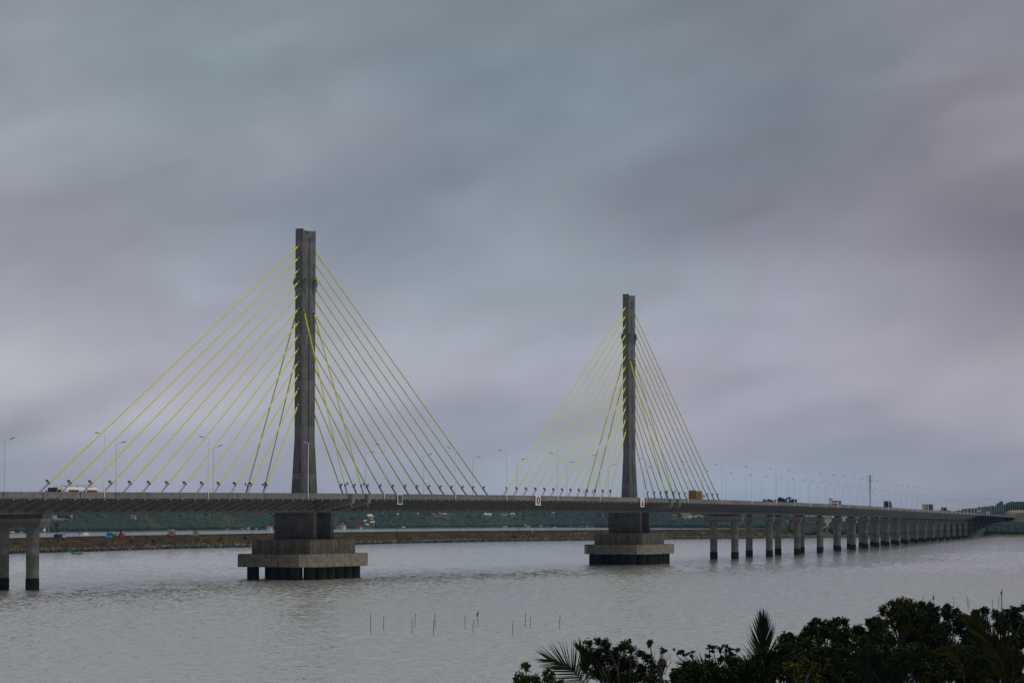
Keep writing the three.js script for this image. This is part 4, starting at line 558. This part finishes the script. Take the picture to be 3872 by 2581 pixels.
function house(px, py, w, h, roof, wall, form, label, Zfix) {
  let z = Zfix, p; if (!z) { for (z = 1900; z < 4200; z += 4) { p = atDist(px, py, z); if (hillY(p.x, z) > p.y && hillY(p.x, z) > 0.4) break; } if (z >= 4200) z = 3000; } p = atDist(px, py, z);
  const k = z / FOCAL, W = w * k, H = h * k, D = Math.min(14, Math.max(5, W * 0.7)), o = thing('house', label, 'house'), base = hillY(p.x, z), R = rng(px * 7 + py); o.position.copy(p); o.rotation.y = (R() - 0.5) * 0.5;
  const wm = mat(...HP[wall], 0.85), rm = mat(...HP[roof], 0.8), low = Math.max(1.5, p.y - base + 2);
  const tall = form === 'tall', eave = form === 'flat' ? H - 0.25 : form === 'shed' ? H * 0.5 : form === 'mono' ? H * 0.55 : H * 0.55;
  const wl = part('wall', [box(W * 0.94, eave + low, D * 0.92, 0, (eave - low) / 2, 0)], wm, o);
  if (form === 'flat') part('roof', [box(W, 0.35, D, 0, H - 0.17, 0)], rm, o);
  else if (form === 'mono') { part('roof', [prism([[-W / 2, eave - 0.1], [W / 2, eave - 0.1 + H * 0.12], [W / 2, eave + 0.25 + H * 0.12], [-W / 2, eave + 0.25]].map(([a, b]) => [a, b]), -0.1, 0.1).scale(1, 1, 1), tris([...quad([-W / 2, eave, D / 2 + 0.5], [W / 2, eave + H * 0.12, D / 2 + 0.5], [W / 2, H, -D / 2], [-W / 2, H * 0.88, -D / 2]), ...quad([-W / 2, eave - 0.3, D / 2 + 0.5], [-W / 2, H * 0.88 - 0.3, -D / 2], [W / 2, H - 0.3, -D / 2], [W / 2, eave + H * 0.12 - 0.3, D / 2 + 0.5]), ...quad([-W / 2, eave - 0.3, D / 2 + 0.5], [W / 2, eave + H * 0.12 - 0.3, D / 2 + 0.5], [W / 2, eave + H * 0.12, D / 2 + 0.5], [-W / 2, eave, D / 2 + 0.5])])], rm, o); }
  else if (form === 'hip') part('roof', [(() => { const a = W / 2 + 0.5, b = D / 2 + 0.5, r = W * 0.28, e = eave; return tris([...quad([-a, e, b], [a, e, b], [r, H, 0], [-r, H, 0]), ...quad([a, e, -b], [-a, e, -b], [-r, H, 0], [r, H, 0]), [[a, e, b], [a, e, -b], [r, H, 0]], [[-a, e, -b], [-a, e, b], [-r, H, 0]], ...quad([-a, e - 0.05, -b], [a, e - 0.05, -b], [a, e - 0.05, b], [-a, e - 0.05, b])]); })()], rm, o);
  else if (form === 'gable' && W < D * 1.6 || form === 'tall') part('roof', [prism([[-W / 2 - 0.3, eave - 0.1], [W / 2 + 0.3, eave - 0.1], [0, H]], -D / 2 - 0.4, D / 2 + 0.4)], rm, o);
  else part('roof', [prism([[-D / 2 - 0.5, eave - 0.1], [D / 2 + 0.5, eave - 0.1], [0, H]], -W / 2 - 0.3, W / 2 + 0.3).rotateY(Math.PI / 2)], rm, o);
  if (form !== 'shed' && W > 3.4 && eave > 1.4) { const n = form === 'hall' ? Math.max(4, Math.round(W / 1.9)) : Math.max(2, Math.round(W / 3.2)), rows = tall || eave > 5 ? 2 : 1; for (let r = 0; r < rows; r++) for (let i = 0; i < n; i++) { const x = (i - (n - 1) / 2) * W * 0.86 / n, hh = Math.min(1.4, eave / rows * 0.45), y = eave * (r + 0.5) / rows; const f = part('window', [box(W * 0.42 / n, hh, 0.1, x, y, D * 0.46 + 0.03)], M.glass, o); part('sill', [box(W * 0.5 / n, 0.12, 0.3, x, y - hh / 2 - 0.06, D * 0.46 + 0.05)], wm, f); } }
  return o;
}
for (const h of homes) house(...h);
for (const h of nearHomes) house(...h);
for (const h of nearHomes) homes.push(h);
{
  const R = rng(301), far = [], near = [], tall = [];
  for (let i = 0; i < 42000; i++) {
    const q = -0.215 + 0.335 * R(), z = interp(FAR, q) + 4 + 330 * Math.pow(R(), 1.5), x = q * z, y = hillY(x, z); if (y < 0.8) continue;
    const [px, py] = pixelOf(x, y + 2, z); if (soilShare(x, y, z) > 0.25 || homes.some((h) => Math.abs(px - h[0]) < h[2] * 0.56 && py > h[1] - h[3] && py < h[1] + 13)) continue;
    const r = 1.2 + 1.7 * R(), g = fbm(x / 90, z / 60, 3, 95), k = 0.65 + 0.6 * R(), hi = smooth(0.5, 0.68, g); far.push([x, y + r * 0.45, -z, r, r * (0.8 + 0.5 * R()), R() * 6, mixf(0.026, 0.048, hi) * k, mixf(0.046, 0.066, hi) * k, mixf(0.022, 0.028, hi) * k]);
  }
  wood('hillside_woods', 'blue green woods covering the low hills across the lagoon', far);
  for (let i = 0; i < 7000; i++) {
    const q = 0.1 + 0.125 * R(), zs = interp(NEAR, q), d = 14 + 560 * R() * (q > 0.17 ? 0.6 * R() : 1), z = zs + d, x = q * z, y = hillY(x, z); if (y < 1) continue;
    const [px, py] = pixelOf(x, y + 3, z); if (homes.some((h) => Math.abs(px - h[0]) < h[2] * 0.6 + 3 && py < h[1] + 8)) continue; if (px > 3770 && d > 330) continue;
    // keep the road line of the bridge clear
    const br = Math.abs(px - 3760) < 130 && d < 330; if (br && nearBridge(x, z) < 16) continue;
    const r = (q > 0.17 ? 0.8 : 2) + (q > 0.17 ? 1.3 : 2) * R(), k = (0.5 + 0.8 * R()) * (q > 0.17 ? 0.7 : 1); near.push([x, y + r * 0.35, -z, r, r * (0.7 + 0.5 * R()), R() * 6, 0.028 * k, 0.042 * k, 0.018 * k]);
  }
  wood('shore_bushes', 'dark green bushes and low trees behind the right hand shore', near);
  for (let i = 0; i < 2600; i++) {
    const q = 0.143 + 0.07 * R(), z = interp(NEAR, q) + 430 + 260 * R(), x = q * z, y = hillY(x, z); const [px] = pixelOf(x, y, z); if (px > 3790 && z < interp(NEAR, q) + 590) continue; const h = (px < 3640 ? 8.5 : px < 3700 ? 10 : px < 3790 ? 10.5 : 6) * (0.8 + 0.35 * R()), k = 0.5 + 0.7 * R(), r = 1.5 + 1.3 * R(); if (px < 3440 && R() < 0.5) continue;
    tall.push([x, y + h * 0.42, -z, r, h * 0.6, R() * 6, 0.016 * k, 0.03 * k, 0.024 * k]);
  }
  wood('pine_wood', 'dark tall wood on the skyline behind the far end of the bridge', tall);
}
function nearBridge(x, z) { let m = 1e9; for (let s = 1200; s < 2150; s += 12) { const l = lineAt(s), d = Math.hypot(l.x - x, l.z - z); if (d < m) m = d; } return m; }

// trees one can pick out on the skyline and on the causeway
const leafTri = (s) => [[[0, 0, 0], [0.36 * s, 0.1 * s, 0.45 * s], [0, 0.04 * s, s]], [[0, 0, 0], [0, 0.04 * s, s], [-0.36 * s, 0.1 * s, 0.45 * s]]];
function leafCloud(R, clumps, n, size, up = 0.3) {   // leaves spread through the clumps' volume, denser to the outside
  const pos = [], q = new THREE.Quaternion(), e = new THREE.Euler(), v = V(0, 0, 0); const W = clumps.map((c) => c[3] * c[3] * (c[5] ?? 1)), tot = W.reduce((a, b) => a + b, 0); const src = leafTri(1).flat();
  clumps.forEach((c, ci) => { const cnt = Math.round(n * W[ci] / tot), lobes = []; for (let k = 0; k < 7; k++) { const a = R() * 6.283, b = Math.acos(2 * R() - 1), rr = 0.55 + 0.35 * R(); lobes.push([Math.sin(b) * Math.cos(a) * rr, Math.cos(b) * rr * 0.9 + 0.05, Math.sin(b) * Math.sin(a) * rr, 0.3 + 0.25 * R()]); }
    for (let i = 0; i < cnt; i++) { const L = lobes[Math.floor(R() * 7)], a = R() * 6.283, b = Math.acos(2 * R() - 1), rr = Math.pow(R(), 0.45) * L[3]; const px = c[0] + c[3] * (L[0] + Math.sin(b) * Math.cos(a) * rr), py = c[1] + c[3] * (c[4] ?? 1) * (L[1] + Math.cos(b) * rr), pz = c[2] + c[3] * (L[2] + Math.sin(b) * Math.sin(a) * rr);
      e.set((R() - 0.5) * 2.4 - up, R() * 6.283, (R() - 0.5) * 1.6); q.setFromEuler(e); const s = size * (0.5 + 0.95 * R() * R() + 0.2 * R()); for (const p of src) { v.set(p[0], p[1], p[2]).multiplyScalar(s).applyQuaternion(q); pos.push(px + v.x, py + v.y, pz + v.z); } } });
  const g = new THREE.BufferGeometry(); g.setAttribute('position', new THREE.Float32BufferAttribute(pos, 3)); g.computeVertexNormals(); g.setAttribute('uv', new THREE.Float32BufferAttribute(new Float32Array(pos.length / 3 * 2), 2)); return g;
}
function foliage(r, g, b, t = 0.15) { return new THREE.MeshPhysicalMaterial({ color: new THREE.Color().setRGB(r, g, b), roughness: 0.88, specularIntensity: 0.25, side: THREE.DoubleSide, }); }
const bark = mat(0.06, 0.05, 0.04, 0.95);
{
  const F = [[foliage(0.022, 0.034, 0.026)], [foliage(0.028, 0.036, 0.026)]], R = rng(91);
  [[2893, 1886, 8, 'round dark tree at the left end of the skyline clump'], [2905, 1886, 9, 'second tree from the left in the skyline clump'], [2920, 1887, 8, 'pointed low tree left of the middle of the skyline clump'], [2931, 1889, 7, 'lowest dip tree in the skyline clump'], [2949, 1881, 6, 'narrow tree left of the twin in the skyline clump'], [2956, 1880, 6, 'tall narrow tree in the middle of the skyline clump'], [2967, 1883, 7, 'small round tree left of the tallest in the skyline clump'], [2983, 1877, 12, 'tallest and widest tree of the skyline clump'], [2997, 1885, 6, 'narrow tree right of the tallest in the skyline clump'], [3008, 1886, 5, 'separate narrow tree at the right end of the skyline clump']].forEach(([px, py, w, lab]) => {
    const Z = 3150, top = atDist(px, py, Z), y0 = hillY(top.x, Z), H = top.y - y0, r = w * Z / FOCAL * 0.75, o = thing('skyline_tree', lab + ' above the bridge deck', 'tree', 'trees of the skyline clump'); o.position.set(top.x, y0, -Z);
    part('trunk', [cyl(V(0, -1, 0), V(0, H * 0.7, 0), 0.5, 0.25, 7)], bark, o); const cl = [[0, H - r * 1.0, 0, r * 1.1, 1], [r * 0.5, H - r * 2, 0.5, r * 0.9, 1], [-r * 0.5, H - r * 2.2, -0.5, r * 0.95, 1], [0, H - r * 3.3, 0, r * 1.1, 1]]; if (w < 8) cl.push([0, H - r * 4.6, 0, r * 1.1, 1]); part('crown', [leafCloud(R, cl, 700, 1.3)], F[w % 2][0], o);
  });
  [[1874, 2024, 11, 'round dark bush on the causeway slope between the masts'], [1866, 2036, 5, 'tiny bush beside the round dark bush on the causeway'], [405, 2046, 10, 'low bush on the causeway slope below the blue tipper'], [770, 2036, 9, 'low brown bush on the causeway slope below the yellow roller'], [873, 2033, 9, 'dark bush at the causeway edge left of the nearer pier'], [2729, 2006, 8, 'leafy bush on the causeway between the two columns of the first bent'], [487, 2048, 9, 'low bush on the causeway slope below the paving machine'], [2801, 2010, 5, 'small bush on the causeway right of the first column bent']].forEach(([px, py, w, lab], i) => {
    const t = bankT(px), c = onBank(t, 0, 0), rr = w * -c.z / FOCAL, o = thing('bush', lab, 'bush'); let off = 12; for (let k = 3; k < 15; k += 0.25) { const p = onBank(t, k, bankProfile(t, k)); if (pixelOf(p.x, p.y, -p.z)[1] < py + w) { off = k; break; } } const p = onBank(t, off, bankProfile(t, off)); const tt = bankT(px); o.position.copy(p); part('stem', [cyl(V(0, -0.3, 0), V(0, rr, 0), 0.09, 0.05, 6), cyl(V(0, 0.1, 0), V(rr * 0.4, rr * 1.1, 0.1), 0.06, 0.03, 5)], bark, o); const dk = i === 0 || i === 1 || i === 4 || i > 5; part('crown', [leafCloud(R, [[0, rr * 0.95, 0, rr, 1.05], [rr * 0.3, rr * 0.6, 0.2, rr * 0.7], [-rr * 0.35, rr * 0.6, -0.1, rr * 0.7]], 900, 0.22)], dk ? foliage(0.02, 0.032, 0.014) : foliage(0.06, 0.055, 0.022), o);
  });
}

// ---------------------------------------------------------------- near shore: trees and palms below the viewpoint
{
  const pos = [], idx = [], NX = 60, NZ = 60; for (let j = 0; j <= NZ; j++) for (let i = 0; i <= NX; i++) { const x = -50 + i * 1.9, z = 20 + j * 2.6, edge = 168 + 6 * Math.sin(x * 0.13) - z; pos.push(x, edge > 0 ? Math.min(2.2, edge * 0.09) + 0.5 * fbm(x / 5, z / 5, 3, 3) - 0.2 : edge * 0.2, -z); } for (let j = 0; j < NZ; j++) for (let i = 0; i < NX; i++) { const a = j * (NX + 1) + i, c = a + NX + 1; idx.push(a, a + 1, c + 1, a, c + 1, c); }
  const g = new THREE.BufferGeometry(); g.setAttribute('position', new THREE.Float32BufferAttribute(pos, 3)); g.setIndex(idx); g.computeVertexNormals(); g.setAttribute('uv', new THREE.Float32BufferAttribute(pos.filter((_, i) => i % 3 !== 1).map((v) => v / 6), 2));
  const dirt = tex(256, (u, v) => { const k = 0.5 + fbm(u * 16, v * 16, 4, 3, 16); return [sr(0.06 * k), sr(0.06 * k), sr(0.03 * k)]; }); struct('shore', g, new THREE.MeshStandardMaterial({ map: dirt, roughness: 0.95 }));
}
const GROUND = 1.6;
function limb(a, b, r1, r2, R, sag = 0.12) { const m = a.clone().lerp(b, 0.5), L = a.distanceTo(b); m.x += (R() - 0.5) * L * sag * 2; m.z += (R() - 0.5) * L * sag * 2; m.y += L * sag * 0.4; return [cyl(a, m, r1, (r1 + r2) / 2, 6), cyl(m, b, (r1 + r2) / 2, r2, 6)]; }
function nearTree(name, label, Z, px, clumps, n, size, paint, { cat = 'tree', twig = 1, seed = 1 } = {}) {
  const R = rng(seed * 97 + 13), o = thing(name, label, cat), k = Z / FOCAL, b = atDist(px, 2581, Z); o.position.set(b.x, GROUND - 0.6, -Z);
  const loc = clumps.map(([x, y, r, dz]) => { const p = atDist(x, y, Z); return [p.x - b.x, p.y - o.position.y, dz ?? (R() - 0.5) * 1.4, r * k, 1]; });
  const top = V(0, Math.max(2, loc.reduce((a, c) => Math.min(a, c[1] - c[3]), 99) - 0.3), 0), tr = [...limb(V(0, 0, 0), top, 0.14, 0.1, R, 0.04)];
  if (twig) for (const c of loc) tr.push(...limb(top, V(c[0], c[1] + c[3] * 0.4, c[2]), 0.06, 0.012, R, 0.1));
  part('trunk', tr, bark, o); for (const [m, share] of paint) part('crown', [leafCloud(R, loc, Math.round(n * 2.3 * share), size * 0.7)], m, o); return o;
}
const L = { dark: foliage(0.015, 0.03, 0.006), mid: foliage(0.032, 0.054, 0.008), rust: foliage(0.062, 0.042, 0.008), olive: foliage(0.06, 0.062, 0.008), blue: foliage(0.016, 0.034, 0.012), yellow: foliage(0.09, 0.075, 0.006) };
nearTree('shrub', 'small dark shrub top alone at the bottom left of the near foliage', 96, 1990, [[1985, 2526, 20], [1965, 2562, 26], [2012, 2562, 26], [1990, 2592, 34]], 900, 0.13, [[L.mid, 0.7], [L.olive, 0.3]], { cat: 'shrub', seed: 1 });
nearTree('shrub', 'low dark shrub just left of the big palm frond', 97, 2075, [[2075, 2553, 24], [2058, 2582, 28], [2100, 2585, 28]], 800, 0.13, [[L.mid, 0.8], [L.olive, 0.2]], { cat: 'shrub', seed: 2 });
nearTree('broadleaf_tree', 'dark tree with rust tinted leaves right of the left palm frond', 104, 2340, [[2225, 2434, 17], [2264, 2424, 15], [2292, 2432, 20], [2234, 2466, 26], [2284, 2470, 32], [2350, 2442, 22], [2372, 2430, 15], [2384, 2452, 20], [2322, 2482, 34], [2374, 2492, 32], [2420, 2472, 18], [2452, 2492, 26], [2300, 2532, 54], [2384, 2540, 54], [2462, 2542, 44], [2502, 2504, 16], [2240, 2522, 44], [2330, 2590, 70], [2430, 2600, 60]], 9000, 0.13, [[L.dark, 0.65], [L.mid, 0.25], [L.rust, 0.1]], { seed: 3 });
{ const o = nearTree('twiggy_sapling', 'thin bare twigged sapling with small leaf tufts right of the rust tinted tree', 103, 2500, [[2459, 2432, 12], [2508, 2456, 12], [2512, 2512, 13], [2475, 2520, 12]], 420, 0.12, [[L.mid, 1]], { seed: 4 }); const R = rng(44), k = 103 / FOCAL, b = atDist(2500, 2581, 103), tw = []; for (let i = 0; i < 16; i++) { const s = atDist(2490 + 30 * R(), 2560 - 60 * R(), 103), e = atDist(2455 + 100 * R(), 2440 + 100 * R(), 103); const lo = (p) => V(p.x - b.x, p.y - o.position.y, (R() - 0.5) * 0.4); tw.push(...limb(lo(s), lo(e), 0.012, 0.005, R, 0.2)); } part('twig', tw, mat(0.1, 0.085, 0.07, 0.9), o).userData.kind = 'stuff'; }
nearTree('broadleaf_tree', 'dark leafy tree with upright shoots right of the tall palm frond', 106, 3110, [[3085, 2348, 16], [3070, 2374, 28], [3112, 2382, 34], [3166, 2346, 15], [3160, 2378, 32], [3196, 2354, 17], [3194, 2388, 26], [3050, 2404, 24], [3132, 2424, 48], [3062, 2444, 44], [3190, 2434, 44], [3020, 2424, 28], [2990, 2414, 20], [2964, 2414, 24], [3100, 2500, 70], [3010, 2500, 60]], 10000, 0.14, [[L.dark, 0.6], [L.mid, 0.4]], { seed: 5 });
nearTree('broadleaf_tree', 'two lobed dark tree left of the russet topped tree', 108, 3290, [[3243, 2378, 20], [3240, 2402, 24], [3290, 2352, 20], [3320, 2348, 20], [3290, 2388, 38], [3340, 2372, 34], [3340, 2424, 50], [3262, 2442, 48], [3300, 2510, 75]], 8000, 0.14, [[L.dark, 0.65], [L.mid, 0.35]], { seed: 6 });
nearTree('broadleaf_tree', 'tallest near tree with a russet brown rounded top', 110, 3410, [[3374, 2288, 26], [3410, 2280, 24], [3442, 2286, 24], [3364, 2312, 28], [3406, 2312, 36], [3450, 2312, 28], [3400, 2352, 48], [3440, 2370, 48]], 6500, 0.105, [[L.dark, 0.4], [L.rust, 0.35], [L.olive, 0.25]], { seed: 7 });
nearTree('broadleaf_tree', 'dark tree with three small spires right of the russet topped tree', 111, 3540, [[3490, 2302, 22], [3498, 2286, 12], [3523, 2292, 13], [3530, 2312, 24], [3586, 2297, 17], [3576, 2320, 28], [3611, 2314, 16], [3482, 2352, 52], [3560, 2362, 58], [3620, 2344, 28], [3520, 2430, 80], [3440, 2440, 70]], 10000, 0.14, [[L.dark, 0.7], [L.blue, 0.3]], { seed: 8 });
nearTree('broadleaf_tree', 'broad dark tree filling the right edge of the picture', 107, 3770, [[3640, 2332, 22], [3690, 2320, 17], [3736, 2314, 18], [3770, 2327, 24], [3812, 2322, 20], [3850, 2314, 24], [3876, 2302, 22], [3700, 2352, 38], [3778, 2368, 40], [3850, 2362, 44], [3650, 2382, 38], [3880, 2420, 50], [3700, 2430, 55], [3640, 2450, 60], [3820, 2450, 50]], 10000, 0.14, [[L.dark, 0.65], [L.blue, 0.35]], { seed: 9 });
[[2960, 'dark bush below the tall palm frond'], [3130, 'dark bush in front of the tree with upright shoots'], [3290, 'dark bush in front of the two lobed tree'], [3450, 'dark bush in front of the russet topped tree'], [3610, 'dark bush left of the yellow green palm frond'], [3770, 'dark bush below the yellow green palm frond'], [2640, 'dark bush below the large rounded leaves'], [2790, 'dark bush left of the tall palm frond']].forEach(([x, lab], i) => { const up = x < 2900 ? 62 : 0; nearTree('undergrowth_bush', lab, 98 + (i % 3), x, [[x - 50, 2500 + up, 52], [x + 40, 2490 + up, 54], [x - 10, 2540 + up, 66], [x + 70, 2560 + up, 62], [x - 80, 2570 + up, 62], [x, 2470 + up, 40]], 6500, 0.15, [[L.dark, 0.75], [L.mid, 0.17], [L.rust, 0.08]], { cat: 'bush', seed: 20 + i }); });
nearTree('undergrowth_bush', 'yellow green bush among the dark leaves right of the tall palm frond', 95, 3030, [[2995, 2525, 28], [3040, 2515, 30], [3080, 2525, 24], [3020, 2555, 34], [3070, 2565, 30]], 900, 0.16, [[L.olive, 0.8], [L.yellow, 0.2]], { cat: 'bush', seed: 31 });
// almond tree whose big round leaves can be told apart
{ const R = rng(66), Z = 99, o = thing('almond_tree', 'tree with large rounded olive leaves between the palm fronds', 'tree'), b = atDist(2690, 2581, Z); o.position.set(b.x, GROUND - 0.6, -Z); const lo = (x, y, dz = 0) => { const p = atDist(x, y, Z); return V(p.x - b.x, p.y - o.position.y, dz); };
  const f = []; const rim = [[0, 0], [0.3, 0.25], [0.42, 0.6], [0.3, 0.92], [0, 1.02], [-0.3, 0.92], [-0.42, 0.6], [-0.3, 0.25]]; for (let i = 0; i < 8; i++) { const a = rim[i], c = rim[(i + 1) % 8]; f.push([[0, 0, 0.55].map((v, k) => (k === 1 ? 0.06 : v)), [a[0], Math.abs(a[0]) * 0.35, a[1]], [c[0], Math.abs(c[0]) * 0.35, c[1]]]); } const lg = tris(f), paints = [foliage(0.02, 0.022, 0.005), foliage(0.035, 0.032, 0.006), foliage(0.013, 0.018, 0.005), foliage(0.04, 0.022, 0.006)];
  const spots = []; for (const [cx, cy, w, h, n] of [[2562, 2472, 12, 9, 7], [2590, 2478, 14, 8, 8], [2615, 2478, 10, 12, 6], [2700, 2460, 24, 14, 16], [2740, 2462, 20, 12, 12], [2770, 2480, 26, 22, 20], [2690, 2482, 16, 10, 9], [2735, 2505, 26, 12, 16], [2780, 2510, 18, 14, 10]]) for (let i = 0; i < n; i++) spots.push([cx + (R() - 0.5) * 2 * w, cy + (R() - 0.5) * 2 * h]);
  spots.forEach(([x, y]) => { const m = part('leaf', lg, paints[Math.floor(R() * R() * 4)], o); m.position.copy(lo(x, y, (R() - 0.5) * 0.5)); m.rotation.set(-0.5 - R() * 0.9, R() * 6.28, (R() - 0.5) * 0.6, 'YXZ'); m.scale.setScalar(0.13 + 0.06 * R()); });
  const t = []; const hub = lo(2700, 2600); t.push(...limb(V(0, 0, 0), hub, 0.13, 0.09, R, 0.05)); for (const [x, y] of [[2562, 2478], [2590, 2484], [2615, 2486], [2700, 2466], [2740, 2468], [2770, 2488], [2690, 2490], [2735, 2512]]) t.push(...limb(hub, lo(x, y), 0.045, 0.012, R, 0.15)); part('trunk', t, bark, o); }
// palms: trunk, fronds, and every leaflet of a frond
const leafletG = tris([[[-0.028, 0, 0], [0, 0.0, 0.012], [-0.022, 0.55, 0.01]], [[0, 0, 0.012], [0, 0.55, 0.03], [-0.022, 0.55, 0.01]], [[0, 0, 0.012], [0.028, 0, 0], [0.022, 0.55, 0.01]], [[0, 0, 0.012], [0.022, 0.55, 0.01], [0, 0.55, 0.03]], [[-0.022, 0.55, 0.01], [0, 0.55, 0.03], [0, 1, -0.02]], [[0, 0.55, 0.03], [0.022, 0.55, 0.01], [0, 1, -0.02]]]);
function palm(label, Z, px, fronds, paint, seed) {
  const R = rng(seed), o = thing('palm_tree', label, 'palm'), b = atDist(px, 2581, Z); o.position.set(b.x, GROUND - 0.6, -Z); const lo = (x, y, dz) => { const p = atDist(x, y, Z); return V(p.x - b.x, p.y - o.position.y, dz); };
  const crown = lo(px, 2640, 0); part('trunk', [cyl(V(0, 0, 0), crown, 0.16, 0.11, 9)], bark, o);
  for (const fr of fronds) {
    const c = new THREE.CatmullRomCurve3([crown, ...fr.pts.map(([x, y, dz]) => lo(x, y, dz ?? 0))]), f = part('frond', [new THREE.TubeGeometry(c, 16, 0.016, 5)], paint.stem, o), n = fr.n ?? 44, Lm = fr.L * Z / FOCAL;
    for (let i = 0; i < n; i++) for (const sd of [-1, 1]) { const t = fr.t0 + (1 - fr.t0) * (i + 0.5 * R()) / n, P = c.getPoint(t), T = c.getTangent(t), N = new THREE.Vector3().crossVectors(T, V(0.0, 0.15, 1)).normalize(), u = (t - fr.t0) / (1 - fr.t0), phi = mixf(fr.a0, fr.a1, u) + (R() - 0.5) * 0.12; const D = T.clone().multiplyScalar(Math.cos(phi)).addScaledVector(N, sd * Math.sin(phi)).add(V(0, (fr.droop ?? 0), (R() - 0.5) * 0.5 + 0.25)).normalize(); const m = part('leaflet', leafletG, R() < 0.75 ? paint.leaf : paint.alt, f); m.position.copy(P); m.quaternion.setFromUnitVectors(V(0, 1, 0), D); const l = Lm * Math.pow(Math.sin(Math.PI * mixf(0.3, 0.86, u)), 0.7) * (0.9 + 0.2 * R()); m.scale.set(fr.w ?? 0.8, l, 0.8); }
  }
}
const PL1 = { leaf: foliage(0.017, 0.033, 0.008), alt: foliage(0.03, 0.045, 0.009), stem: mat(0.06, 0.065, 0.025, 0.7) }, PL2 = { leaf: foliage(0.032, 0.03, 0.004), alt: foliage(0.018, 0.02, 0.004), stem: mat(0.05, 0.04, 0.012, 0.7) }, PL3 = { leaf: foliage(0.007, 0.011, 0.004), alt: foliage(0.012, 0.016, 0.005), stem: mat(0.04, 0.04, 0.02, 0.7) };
palm('palm with one fanned frond of long spiky leaflets at the left of the foliage', 100, 2235, [{ pts: [[2195, 2568], [2150, 2520], [2072, 2492]], t0: 0.22, n: 28, L: 118, a0: 1.25, a1: 0.2, droop: 0.05 }, { pts: [[2215, 2540, 0.3], [2212, 2490, 0.5], [2190, 2440, 0.6]], t0: 0.3, n: 22, L: 70, a0: 0.5, a1: 0.25 }], PL1, 501);
palm('palm with dark drooping frond below the large rounded leaves', 101, 2720, [{ pts: [[2700, 2570], [2660, 2530], [2580, 2516]], t0: 0.25, n: 30, L: 80, a0: 1.1, a1: 0.4, droop: -0.15 }, { pts: [[2740, 2560], [2760, 2525], [2745, 2490]], t0: 0.25, n: 26, L: 60, a0: 0.7, a1: 0.3 }], PL3, 502);
palm('palm with a tall upright feathery frond in the middle of the foliage', 100, 2895, [{ pts: [[2890, 2560], [2885, 2450], [2882, 2366]], t0: 0.12, n: 80, L: 128, a0: 0.85, a1: 0.06, droop: 0.05 }, { pts: [[2860, 2570, 0.4], [2835, 2520, 0.6], [2790, 2500, 0.7]], t0: 0.25, n: 30, L: 70, a0: 0.9, a1: 0.3 }], PL1, 503);
palm('palm with a yellow green frond near the right edge of the foliage', 97, 3810, [{ pts: [[3800, 2540], [3755, 2440], [3668, 2358]], t0: 0.2, n: 70, L: 120, a0: 0.85, a1: 0.08 }, { pts: [[3830, 2520, 0.3], [3835, 2450, 0.4], [3822, 2390, 0.5]], t0: 0.3, n: 30, L: 40, a0: 0.4, a1: 0.2 }], PL2, 504);
palm('palm with a short arching frond in the dark leaves left of the yellow frond', 96, 3650, [{ pts: [[3640, 2520], [3600, 2468], [3548, 2462]], t0: 0.2, n: 30, L: 48, a0: 1.0, a1: 0.35, droop: -0.1 }], PL2, 505);
palm('palm with faint dark fronds low in the middle of the dark foliage', 94, 3340, [{ pts: [[3325, 2570], [3260, 2500], [3180, 2475]], t0: 0.2, n: 44, L: 85, a0: 1.1, a1: 0.35, droop: -0.1 }, { pts: [[3370, 2560], [3420, 2505], [3480, 2490]], t0: 0.2, n: 36, L: 70, a0: 1.0, a1: 0.35, droop: -0.1 }], PL3, 506);
renderer.render(scene, camera);
